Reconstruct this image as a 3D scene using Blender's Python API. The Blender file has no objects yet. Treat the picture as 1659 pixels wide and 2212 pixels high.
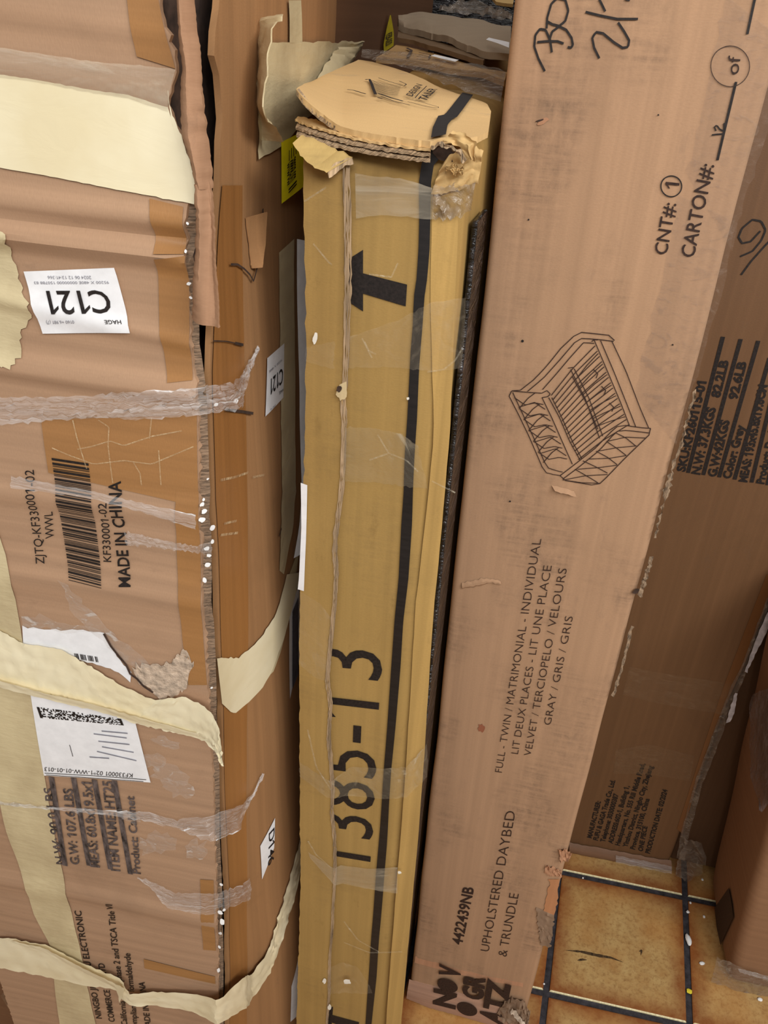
import bpy, bmesh, math, random
from mathutils import Vector, Matrix, noise
random.seed(7)
SC = bpy.context.scene
COL = SC.collection
# ------------------------------------------------------------------ camera
CAMZ, FPX, CX, CY = 1.65, 1700.0, 829.5, 1106.0
_d = Vector((670 - CX, 3800 - CY, FPX)).normalized()        # where plumb lines run to
_up = -_d; _f = Vector((0, 0, 1)); _Y = (_f - _f.dot(_up) * _up).normalized(); _X = _Y.cross(_up)
M = Matrix((_X, _Y, _up))                                    # camera (x right, y down, z ahead) -> world
EYE = Vector((0, 0, CAMZ))
cam = bpy.data.cameras.new('camera'); co = bpy.data.objects.new('camera', cam); COL.objects.link(co)
cx, cy, cz = M.col[0], M.col[1], M.col[2]
co.matrix_world = Matrix(((cx[0], -cy[0], -cz[0], 0), (cx[1], -cy[1], -cz[1], 0), (cx[2], -cy[2], -cz[2], CAMZ), (0, 0, 0, 1)))
cam.sensor_fit = 'VERTICAL'; cam.sensor_height = 36; cam.lens = 36 * FPX / 2212; cam.clip_start = .02
SC.camera = co
# ------------------------------------------------------------------ light
w = bpy.data.worlds.new('room_light'); SC.world = w; w.use_nodes = True
w.node_tree.nodes['Background'].inputs[0].default_value = (1.0, .975, .94, 1); w.node_tree.nodes['Background'].inputs[1].default_value = .40
def area(name, loc, aim, sx, sy, power, col=(1, .97, .92)):
    l = bpy.data.lights.new(name, 'AREA'); l.shape = 'RECTANGLE'; l.size = sx; l.size_y = sy; l.energy = power; l.color = col
    o = bpy.data.objects.new(name, l); COL.objects.link(o); o.location = loc
    o.rotation_euler = (Vector(aim) - Vector(loc)).to_track_quat('-Z', 'Y').to_euler(); return o
area('ceiling_or_fill_lamp', (-.9, -.7, 2.9), (-.1, .7, .7), 1.3, .35, 5, (1, .985, .96))
area('ceiling_or_fill_lamp', (1.3, -.7, 2.7), (.0, .7, .9), 1.3, .5, 42, (1, .985, .96))
area('ceiling_or_fill_lamp', (.35, -1.7, 2.75), (0, .7, .9), 1.3, .5, 48, (1, .985, .96))  # added front fill, brightens the gap beside the yellow carton
area('ceiling_or_fill_lamp', (.1, 1.6, 3.0), (.1, 1.5, 0), 1.3, .3, 9)
SC.view_settings.view_transform = 'Standard'; SC.view_settings.look = 'None'; SC.view_settings.gamma = 1; SC.view_settings.exposure = -0.28
# ------------------------------------------------------------------ materials
def lin(c):
    return tuple(((v / 255) / 12.92 if v / 255 <= .04045 else ((v / 255 + .055) / 1.055) ** 2.4) for v in c) + (1,)
class NT:
    def __init__(s, name):
        s.m = bpy.data.materials.new(name); s.m.use_nodes = True; s.t = s.m.node_tree; s.b = s.t.nodes['Principled BSDF']; s.out = s.t.nodes['Material Output']
    def n(s, typ, **kw):
        x = s.t.nodes.new(typ)
        for k, v in kw.items(): setattr(x, k, v)
        return x
    def l(s, a, b): s.t.links.new(a, b)
    def uv(s, sc):
        tc = s.n('ShaderNodeTexCoord'); mp = s.n('ShaderNodeMapping'); mp.inputs['Scale'].default_value = sc; s.l(tc.outputs['UV'], mp.inputs[0]); return mp.outputs[0]
    def noise(s, sc, scale=1, det=4, rough=.55, dist=0):
        x = s.n('ShaderNodeTexNoise'); x.inputs['Scale'].default_value = scale; x.inputs['Detail'].default_value = det; x.inputs['Roughness'].default_value = rough; x.inputs['Distortion'].default_value = dist
        s.l(s.uv(sc), x.inputs['Vector']); return x.outputs['Fac']
    def ramp(s, v, a, b, lo=0., hi=1.):
        r = s.n('ShaderNodeMapRange'); r.inputs[1].default_value = a; r.inputs[2].default_value = b; r.inputs[3].default_value = lo; r.inputs[4].default_value = hi
        s.l(v, r.inputs[0]); return r.outputs[0]
    def math(s, op, a, b):
        x = s.n('ShaderNodeMath', operation=op)
        for i, v in enumerate((a, b)):
            if isinstance(v, (int, float)): x.inputs[i].default_value = v
            else: s.l(v, x.inputs[i])
        return x.outputs[0]
    def mix(s, fac, a, b, mode='MIX'):
        x = s.n('ShaderNodeMix', data_type='RGBA', blend_type=mode)
        for i, v in ((0, fac), (6, a), (7, b)):
            if isinstance(v, (int, float)): x.inputs[i].default_value = v
            elif isinstance(v, tuple): x.inputs[i].default_value = v
            else: s.l(v, x.inputs[i])
        return x.outputs[2]
    def bump(s, h, strength=.3, dist=.002):
        b = s.n('ShaderNodeBump'); b.inputs['Strength'].default_value = strength; b.inputs['Distance'].default_value = dist; s.l(h, b.inputs['Height']); s.l(b.outputs[0], s.b.inputs['Normal'])
def card(name, col, axis='v', grime=.35, streak=.22, rough=.78, gcol=(92, 76, 64), spec=.25, pale=.25, smudge=0):
    m = NT(name); lo = (85, .9, 1) if axis == 'v' else (.9, 85, 1)
    st = m.noise(lo, 1, 3); fi = m.noise((900, 260, 1) if axis == 'h' else (300, 700, 1), 1, 2)
    big = m.noise((7, 5, 1), 1, 5, .6, .4); pat = m.noise((24, 14, 1) if axis == 'v' else (10, 34, 1), 1, 7, .65)
    c = lin(col); dk = lin(tuple(v * .80 for v in col)); lt = lin(tuple(min(255, v * 1.12 + 6) for v in col))
    a = m.mix(m.ramp(st, .25, .78), dk, lt); a = m.mix(1 - streak * 1.6 if streak < .6 else .1, a, c)
    a = m.mix(m.ramp(big, .56, .75, 0, .45), a, dk)
    a = m.mix(m.ramp(pat, .62, .8, 0, pale), a, lt)
    g = m.noise((34, 12, 1) if axis == 'v' else (12, 30, 1), 1, 9, .75)
    a = m.mix(m.ramp(g, .58, .76, 0, grime), a, lin(gcol))
    if smudge:
        s1 = m.ramp(m.noise((9, 5, 1), 1, 2), .47, .60); s2 = m.ramp(m.noise((90, 40, 1), 1, 7, .75), .36, .74); s3 = m.ramp(m.noise((12, 150, 1), 1, 4, .7), .34, .7)
        a = m.mix(m.math('MULTIPLY', m.math('MULTIPLY', s1, smudge), m.math('MULTIPLY', s2, s3)), a, lin((70, 60, 54)))
    a = m.mix(m.ramp(fi, .3, .7, 0, .16), a, dk)
    m.l(a, m.b.inputs['Base Color']); m.b.inputs['Roughness'].default_value = rough; m.b.inputs['Specular IOR Level'].default_value = spec
    m.bump(m.math('ADD', m.math('MULTIPLY', st, .22), m.math('MULTIPLY', fi, .25)), .28, .0016); return m.m
def plain(name, col, rough=.6, var=.12, sc=(60, 60, 1), spec=.3, bump=0, metal=0):
    m = NT(name); f = m.noise(sc, 1, 5, .6)
    m.l(m.mix(m.ramp(f, .3, .7), lin(tuple(v * (1 - var) for v in col)), lin(tuple(min(255, v * (1 + var)) for v in col))), m.b.inputs['Base Color'])
    m.b.inputs['Roughness'].default_value = rough; m.b.inputs['Specular IOR Level'].default_value = spec; m.b.inputs['Metallic'].default_value = metal
    if bump: m.bump(f, bump, .003)
    return m.m
def film(name, alpha=.16, tint=(225, 220, 215), rough=.16, sc=(45, 140, 1), wr=.9, glint=.35):
    m = NT(name); f = m.noise(sc, 1, 4, .6, 1.2); k = m.noise((sc[0] * .35, sc[1] * .35, 1), 1, 3, .6, 2.0)
    m.b.inputs['Base Color'].default_value = lin(tint); m.b.inputs['Roughness'].default_value = rough; m.b.inputs['Specular IOR Level'].default_value = .7
    m.l(m.math('ADD', m.ramp(f, .5, .75, alpha * .55, alpha * 1.5), m.ramp(k, .60, .66, 0, glint * .5)), m.b.inputs['Alpha'])
    m.bump(m.math('ADD', f, m.math('MULTIPLY', k, 1.4)), wr, .006); return m.m
INK = plain('black_ink', (34, 28, 26), .6, .35, (300, 300, 1))
INKF = plain('worn_brown_ink', (62, 46, 38), .7, .35, (300, 300, 1))
INKG = plain('grey_ink', (132, 132, 142), .7, .1)
INKW = plain('scuffed_ink', (70, 62, 60), .7, .7, (160, 50, 1))
WHITE = plain('white_label_paper', (238, 238, 240), .5, .03)
DARK = plain('dark_cavity_card', (62, 47, 39), .9, .3)  # shade inside splits and tears put into the board colour
BLACK = plain('black_strap_plastic', (30, 26, 25), .45, .2, (30, 200, 1), .4)
CLEAR = film('clear_stretch_film')
CLEARB = film('bunched_stretch_film', .34, (250, 248, 248), .1, (9, 190, 1), .8, 1.5)  # white tint and dense streaks paint the film's highlights in
PTAPE = film('clear_packing_tape', .12, (214, 196, 168), .22, (40, 40, 1), .35, .12)
GTAPE = film('dirty_packing_tape', .52, (150, 136, 122), .22, (50, 50, 1), .8, .3)
CLOUD = film('cloudy_packing_tape', .40, (206, 194, 172), .2, (10, 46, 1), .3, .3)
CREAM = NT('cream_tape')
_f1 = CREAM.noise((16, 40, 1), 1, 4, .6, .6); _f2 = CREAM.noise((9, 9, 1), 1, 4)
CREAM.l(CREAM.mix(CREAM.ramp(_f2, .35, .65), lin((242, 232, 200)), lin((230, 216, 178))), CREAM.b.inputs['Base Color']); CREAM.b.inputs['Roughness'].default_value = .34; CREAM.bump(_f1, .12, .004); CREAM = CREAM.m
PALE = NT('pale_worn_tape')
_f1 = PALE.noise((26, 70, 1), 1, 5, .6); _f2 = PALE.noise((14, 8, 1), 1, 5, .6)
PALE.l(PALE.mix(PALE.ramp(_f2, .35, .7), lin((214, 198, 158)), lin((186, 168, 132))), PALE.b.inputs['Base Color']); PALE.b.inputs['Roughness'].default_value = .42; PALE.bump(_f1, .4, .003); PALE = PALE.m
# ------------------------------------------------------------------ geometry helpers
class MB:
    def __init__(s): s.v, s.f, s.uv = [], [], []
    def add(s, vs, fs, uvs=None):
        b = len(s.v); s.v += [Vector(v) for v in vs]; s.f += [tuple(b + i for i in f) for f in fs]; s.uv += list(uvs) if uvs else [(v[0], v[2]) for v in vs]
    def build(s, name, mat, parent=None, smooth=True, ang=35, mats=None, mi=None):
        me = bpy.data.meshes.new(name); me.from_pydata([tuple(v) for v in s.v], [], s.f); me.update()
        ul = me.uv_layers.new(name='UVMap')
        for lp in me.loops: ul.data[lp.index].uv = s.uv[lp.vertex_index][:2]
        for m_ in (mats or [mat]): me.materials.append(m_)
        if mi:
            for p, i in zip(me.polygons, mi): p.material_index = i
        if smooth:
            me.polygons.foreach_set('use_smooth', [True] * len(me.polygons)); me.set_sharp_from_angle(angle=math.radians(ang))
        o = bpy.data.objects.new(name, me); COL.objects.link(o)
        if parent: o.parent = parent
        return o
def tag(o, label, cat=None, group=None, kind=None):
    if label: o['label'] = label
    if cat: o['category'] = cat
    if group: o['group'] = group
    if kind: o['kind'] = kind
    return o
def resample(P, n):
    P = [Vector(p) for p in P]; L = [0]
    for a, b in zip(P, P[1:]): L.append(L[-1] + (b - a).length)
    out, k = [], 0
    for i in range(n + 1):
        t = L[-1] * i / n
        while k < len(P) - 2 and L[k + 1] < t: k += 1
        d = L[k + 1] - L[k]; out.append(P[k].lerp(P[k + 1], (t - L[k]) / d if d > 1e-9 else 0))
    return out
def nz(x, y, z=0): return noise.noise(Vector((x, y, z)))
def ray(px, py): return (M @ Vector((px - CX, py - CY, FPX))).normalized()
def floor_at(px, py):
    r = ray(px, py); return EYE - r * (CAMZ / r.z)
class Face:
    def __init__(s, p, u, v, n, disp=None): s.p, s.u, s.v, s.n = Vector(p), Vector(u), Vector(v), Vector(n); s.disp = disp
    def pos(s, a, b, off=0): return s.p + s.u * a + s.v * b + s.n * ((s.disp(a, b) if s.disp else 0) + off)
class Carton:
    def __init__(s, name, label, cat, o, yaw, lx, ly, W, D, H):
        yaw, lx, ly = map(math.radians, (yaw, lx, ly))
        w = Vector((math.cos(yaw), math.sin(yaw), 0)); n = Vector((math.sin(yaw), -math.cos(yaw), 0))
        u = (Vector((0, 0, 1)) + lx * w - ly * n).normalized(); w = (w - w.dot(u) * u).normalized(); b = u.cross(w)
        s.mw = Matrix(((w[0], b[0], u[0], o[0]), (w[1], b[1], u[1], o[1]), (w[2], b[2], u[2], o[2]), (0, 0, 0, 1)))
        s.inv = s.mw.inverted(); s.eye = s.inv @ EYE; s.W, s.D, s.H = W, D, H
        s.root = bpy.data.objects.new(name, None); COL.objects.link(s.root); s.root.matrix_world = s.mw; s.root.empty_display_size = .1
        tag(s.root, label, cat)
        s.F = Face((0, 0, 0), (1, 0, 0), (0, 0, 1), (0, -1, 0)); s.R = Face((W, 0, 0), (0, 1, 0), (0, 0, 1), (1, 0, 0))
        s.L = Face((0, 0, 0), (0, 1, 0), (0, 0, 1), (-1, 0, 0)); s.T = Face((0, 0, H), (1, 0, 0), (0, 1, 0), (0, 0, 1))
    def at(s, f, px, py):                      # the spot on face f that stands where the photo shows it
        d = s.inv.to_3x3() @ ray(px, py)
        t = (f.p - s.eye).dot(f.n) / d.dot(f.n)
        if f.disp:
            for k in range(40):
                P = s.eye + d * t - f.p; g = P.dot(f.n) - f.disp(P.dot(f.u), P.dot(f.v)); P2 = P + d * 1e-4
                dg = (P2.dot(f.n) - f.disp(P2.dot(f.u), P2.dot(f.v)) - g) / 1e-4
                if abs(dg) < .02: dg = math.copysign(.02, dg or 1)
                st = max(-.03, min(.03, g / dg)); t -= st
                if abs(st) < 1e-6: break
        P = s.eye + d * t - f.p; return Vector((P.dot(f.u), P.dot(f.v)))
    def part(s, mb, name, mat, parent=None, label=None, **k):
        o = mb.build(name, mat, parent or s.root, **k)
        if label: o['label'] = label
        return o
    def ruled(s, mb, f, A, B, n=16, m=4, off=.0006, rag=0, lift=None, thick=0, st=False):
        if not st: A = [s.at(f, *p) for p in A]; B = [s.at(f, *p) for p in B]
        A = resample(A, n); B = resample(B, n); V, U = [], []
        for i in range(n + 1):
            a, b = A[i], B[i]
            if rag:
                d = (b - a).normalized() if (b - a).length > 1e-6 else Vector((0, 0)); a = a + d * rag * nz(a.x * 260, a.y * 260, 1); b = b + d * rag * nz(b.x * 260, b.y * 260, 2)
            for j in range(m + 1):
                q = a.lerp(b, j / m); V.append(f.pos(q.x, q.y, off + (lift(i / n, j / m) if lift else 0))); U.append((q.x, q.y))
        Fc = [(i * (m + 1) + j, (i + 1) * (m + 1) + j, (i + 1) * (m + 1) + j + 1, i * (m + 1) + j + 1) for i in range(n) for j in range(m)]
        if thick:
            K = len(V); V2 = [v - f.n * thick for v in V]; V += V2; U = U + [(u[0] + .003, u[1] + .003) for u in U]
            Fc += [tuple(K + q for q in reversed(fc)) for fc in Fc]
            rim = [j for j in range(m + 1)] + [i * (m + 1) + m for i in range(1, n + 1)] + [n * (m + 1) + j for j in range(m - 1, -1, -1)] + [i * (m + 1) for i in range(n - 1, 0, -1)]
            Fc += [(rim[k], rim[(k + 1) % len(rim)], K + rim[(k + 1) % len(rim)], K + rim[k]) for k in range(len(rim))]
        mb.add(V, Fc, U)
    def across(s, mb, A, B, sub=5, m=4, off=.001, wob=0):   # a strip that runs over more than one face: points are (face, px, py, lift)
        PA = [f.pos(*s.at(f, x, y), off + e) for f, x, y, e in A]; PB = [f.pos(*s.at(f, x, y), off + e) for f, x, y, e in B]
        PA = resample(PA, sub * len(A)); PB = resample(PB, sub * len(A)); n = len(PA) - 1; V, U = [], []; l = 0
        for i in range(n + 1):
            if i: l += (PA[i] - PA[i - 1]).length
            for j in range(m + 1):
                q = PA[i].lerp(PB[i], j / m)
                if wob: q = q + Vector((nz(i * .6, j * .9, 3), -abs(nz(i * .5, j * 1.3, 5)), nz(i * .7, j, 9))) * wob
                V.append(q); U.append((l, j / m * (PA[i] - PB[i]).length))
        mb.add(V, [(i * (m + 1) + j, (i + 1) * (m + 1) + j, (i + 1) * (m + 1) + j + 1, i * (m + 1) + j + 1) for i in range(n) for j in range(m)], U)
    def stroke(s, mb, f, P, wpx, off=.0009, n=None):
        Q = [s.at(f, *p) for p in P]; q0 = s.at(f, P[0][0] + wpx, P[0][1]); h = (q0 - Q[0]).length / 2
        n = n or max(2, len(P) * 3); Q = resample(Q, n); V, U = [], []
        for i, q in enumerate(Q):
            t = (Q[min(i + 1, n)] - Q[max(i - 1, 0)]); t = t.normalized() if t.length > 1e-9 else Vector((1, 0)); p = Vector((-t.y, t.x)) * h
            for sg in (1, -1): r = q + p * sg; V.append(f.pos(r.x, r.y, off)); U.append((r.x, r.y))
        mb.add(V, [(2 * i, 2 * i + 2, 2 * i + 3, 2 * i + 1) for i in range(n)], U)
    def text(s, mb, f, txt, p0, p1, cap, bold=0, off=.0009):
        V, Fc, xm, xM, ch = glyphs(txt, bold)
        a, b, c = s.at(f, *p0), s.at(f, *p1), s.at(f, p0[0] + cap[0], p0[1] + cap[1]); ex, ey = (b - a) / (xM - xm), (c - a) / ch
        P = [a + ex * (v[0] - xm) + ey * v[1] for v in V]
        mb.add([f.pos(q.x, q.y, off) for q in P], Fc, [(q.x, q.y) for q in P])
    def blob(s, mb, f, C, rx, ry, ang=0, off=.0009, k=20, rag=0):
        c = s.at(f, *C); V = [f.pos(c.x, c.y, off)]; U = [tuple(c)]
        for i in range(k):
            t = 2 * math.pi * i / k; x, y = rx * math.cos(t), ry * math.sin(t); r = 1 + rag * nz(3 * math.cos(t) + C[0], 3 * math.sin(t) + C[1])
            q = s.at(f, C[0] + r * (x * math.cos(ang) - y * math.sin(ang)), C[1] + r * (x * math.sin(ang) + y * math.cos(ang))); V.append(f.pos(q.x, q.y, off)); U.append(tuple(q))
        mb.add(V, [(0, 1 + i, 1 + (i + 1) % k) for i in range(k)], U)
    def rul(s, name, mat, f, A, B, n=16, m=4, off=.0006, rag=0, lift=None, thick=0, parent=None, label=None):
        mb = MB(); s.ruled(mb, f, A, B, n, m, off, rag, lift, thick); return s.part(mb, name, mat, parent, label)
    def band(s, name, mat, A, B, sub=5, m=4, off=.001, wob=0, parent=None, label=None):
        mb = MB(); s.across(mb, A, B, sub, m, off, wob); return s.part(mb, name, mat, parent, label)
    def line(s, name, mat, f, P, w, off=.0009, n=None, parent=None):
        mb = MB(); s.stroke(mb, f, P, w, off, n); return s.part(mb, name, mat, parent)
    def word(s, name, mat, f, txt, a, b, c, bold=0, off=.0009, parent=None):
        mb = MB(); s.text(mb, f, txt, a, b, c, bold, off); return s.part(mb, name, mat, parent)
    def spot(s, name, mat, f, C, rx, ry, ang=0, off=.0009, k=20, rag=0, parent=None):
        mb = MB(); s.blob(mb, f, C, rx, ry, ang, off, k, rag); return s.part(mb, name, mat, parent)
_gc = {}
def raw_text(txt, bold):
    c = bpy.data.curves.new('lettering', 'FONT'); c.body = txt; c.size = 1; c.offset = bold; c.resolution_u = 3
    o = bpy.data.objects.new('lettering', c); COL.objects.link(o); bpy.context.view_layer.update()
    e = o.evaluated_get(bpy.context.evaluated_depsgraph_get()); me = e.to_mesh()
    V = [tuple(v.co) for v in me.vertices]; Fc = [tuple(p.vertices) for p in me.polygons]
    e.to_mesh_clear(); bpy.data.objects.remove(o); bpy.data.curves.remove(c); return V, Fc
def glyphs(txt, bold):
    if (txt, bold) in _gc: return _gc[txt, bold]
    V, Fc = raw_text(txt, bold)
    if 'one' not in _gc: q = raw_text('1', 0)[0]; _gc['one'] = (max(v[0] for v in q) - min(v[0] for v in q), max(v[1] for v in q))
    sw, sh = _gc['one']
    for i, ch in enumerate(txt):
        if ch == '1' and sw < .2:                      # give the figure one its flag
            xr = max(v[0] for v in raw_text(txt[:i + 1], bold)[0]); xl = xr - sw - 2 * bold; b = len(V); t = .075 + bold
            V += [(xl + .01, sh + bold), (xl - .17, sh - .15), (xl - .17, sh - .15 - t * 1.1), (xl + .01, sh - t * 1.25)]; Fc.append((b, b + 1, b + 2, b + 3))
    xs = [v[0] for v in V]; _gc[txt, bold] = (V, Fc, min(xs), max(xs), .70); return _gc[txt, bold]
def lines(r, a, b):                             # parameter values along one side of a carton, crowded at its rounded edges
    n = max(4, int((b - a) / .035)); return [a, a + r * .3, a + r * .65] + [a + r + (b - a - 2 * r) * i / n for i in range(n + 1)] + [b - r * .65, b - r * .3, b]
def rbox(x0, x1, y0, y1, z0, z1, r=.006, amp=.003, freq=6, seed=0, dent=None):
    """a carton: closed box with rounded, slightly bumpy sides"""
    bm = bmesh.new(); uvl = {}
    def sheet(fn, A, B):
        g = [[bm.verts.new(fn(a, b)) for b in B] for a in A]
        for i in range(len(A) - 1):
            for j in range(len(B) - 1): bm.faces.new((g[i][j], g[i + 1][j], g[i + 1][j + 1], g[i][j + 1]))
    X, Y, Z = lines(r, x0, x1), lines(r, y0, y1), lines(r, z0, z1)
    sheet(lambda a, b: (a, y0, b), X, Z); sheet(lambda a, b: (a, y1, b), X, Z); sheet(lambda a, b: (x0, a, b), Y, Z); sheet(lambda a, b: (x1, a, b), Y, Z)
    sheet(lambda a, b: (a, b, z0), X, Y); sheet(lambda a, b: (a, b, z1), X, Y)
    bmesh.ops.remove_doubles(bm, verts=bm.verts, dist=1e-6); bmesh.ops.recalc_face_normals(bm, faces=bm.faces)
    mb = MB(); bm.verts.ensure_lookup_table(); bm.verts.index_update(); side = {}
    for v in bm.verts:
        p = v.co.copy(); c = Vector((min(max(p.x, x0 + r), x1 - r), min(max(p.y, y0 + r), y1 - r), min(max(p.z, z0 + r), z1 - r))); d = p - c
        q = c + d.normalized() * r if d.length > 1e-9 else p; nn = d.normalized() if d.length > 1e-9 else Vector((0, 0, 0))
        k = 1 if q.z > z0 + .01 else 0; e = amp * noise.noise(p * freq + Vector((seed, seed * 2, 0))) * k
        if dent: e += dent(p)
        mb.v.append(q + nn * e); mb.uv.append((q.x + (q.y - y0) * (1 if abs(d.x) >= abs(d.y) else 0) + (0 if abs(d.z) < .9 * r else 0), q.z + (q.y - y0 if abs(d.z) > .9 * r else 0)))
    mb.f = [tuple(v.index for v in f.verts) for f in bm.faces]; bm.free(); return mb
def bumps(y_or_x, amp, freq, seed, axis):       # the same bumps as rbox, for what is stuck on a face
    def f(a, b):
        p = Vector((a, y_or_x, b)) if axis == 'F' else Vector((y_or_x, a, b)); return amp * noise.noise(p * freq + Vector((seed, seed * 2, 0)))
    return f
# ------------------------------------------------------------------ floor
def build_floor():
    e1 = Vector((math.cos(math.radians(-9.5)), math.sin(math.radians(-9.5)), 0)) * .281; e2 = Vector((math.sin(math.radians(14.5)), math.cos(math.radians(14.5)), 0)) * .281
    C = Vector((.5575, .950, 0)); g = .013 / .281 / 2; mb = MB(); mi = []
    big = [C + e1 * a + e2 * b + Vector((0, 0, -.004)) for a, b in ((-9, -9), (9, -9), (9, 11), (-9, 11))]
    mb.add(big, [(0, 1, 2, 3)], [(0, 0), (9, 0), (9, 9), (0, 9)]); mi.append(1)
    for i in range(-8, 9):
        for j in range(-8, 11):
            def P(a, b, z): return C + e1 * (i + a) + e2 * (j + b) + Vector((0, 0, z))
            k = .5 - g; q = .016; V, U = [], []
            for r, z in ((k, -.004), (k, -.0012), (k - q * .5, -.0002), (k - q, 0)):
                for a, b in ((-r, -r), (r, -r), (r, r), (-r, r)): V.append(P(a, b, z)); U.append((i * 3 + .5 + a / k * .5, j * 3 + .5 + b / k * .5))
            Fc = [(12, 13, 14, 15)]; m_ = [0]
            for l in range(3):
                for s in range(4): Fc.append((l * 4 + s, l * 4 + (s + 1) % 4, l * 4 + 4 + (s + 1) % 4, l * 4 + 4 + s)); m_.append(2 if (s == 0 and l < 2) else 0)
            mb.add(V, Fc, U); mi += m_
    t = NT('glazed_quarry_tile'); tc = t.n('ShaderNodeTexCoord'); sp = t.n('ShaderNodeSeparateXYZ'); t.l(tc.outputs['UV'], sp.inputs[0])
    def edge(o):
        f = t.n('ShaderNodeMath', operation='PINGPONG'); t.l(t.math('SUBTRACT', o, .0), f.inputs[0]); f.inputs[1].default_value = .5
        return f.outputs[0]
    # uv runs 0..1 inside each tile, tiles sit 3 apart: distance to the nearest tile edge
    def inner(o): return t.math('PINGPONG', t.math('FLOORED_MODULO', o, 3.0), .5)
    d = t.math('MINIMUM', inner(sp.outputs[0]), inner(sp.outputs[1])); n1 = t.noise((5, 5, 1), 1, 6, .65); n2 = t.noise((30, 30, 1), 1, 8, .75); n3 = t.noise((1.1, 1.1, 1), 1, 2)
    rust = t.ramp(t.math('ADD', d, t.math('MULTIPLY', t.math('SUBTRACT', n1, .5), .36)), .0, .13, .8, 0)
    c = t.mix(t.ramp(n1, .35, .68), lin((196, 164, 108)), lin((172, 130, 78))); c = t.mix(t.ramp(n2, .48, .66, 0, .75), c, lin((140, 100, 58))); c = t.mix(t.ramp(n3, .45, .65, 0, .5), c, lin((190, 126, 60)))
    c = t.mix(rust, c, lin((128, 62, 22))); c = t.mix(t.ramp(n2, .70, .76, 0, .8), c, lin((72, 48, 30)))
    t.l(c, t.b.inputs['Base Color']); t.b.inputs['Roughness'].default_value = .42; t.b.inputs['Specular IOR Level'].default_value = .35; t.bump(n2, .15, .002)
    o = mb.build('floor', None, None, smooth=False, mats=[t.m, plain('dark_grout', (52, 50, 54), .85, .35, (40, 40, 1), bump=.4), plain('worn_tile_edge', (232, 214, 170), .5, .15, (60, 60, 1))], mi=mi)
    tag(o, 'floor of square ochre tiles with dark grout', None, None, 'structure')
build_floor()
_w = MB(); _w.add([(-2.4, 2.75, -.004), (2.6, 2.75, -.004), (2.6, 2.75, 3.3), (-2.4, 2.75, 3.3)], [(0, 1, 2, 3)])
tag(_w.build('wall_back', plain('plain_wall', (150, 146, 140), .8, .05, (6, 6, 1)), smooth=False), 'plain grey wall behind the cartons', None, None, 'structure')
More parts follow.
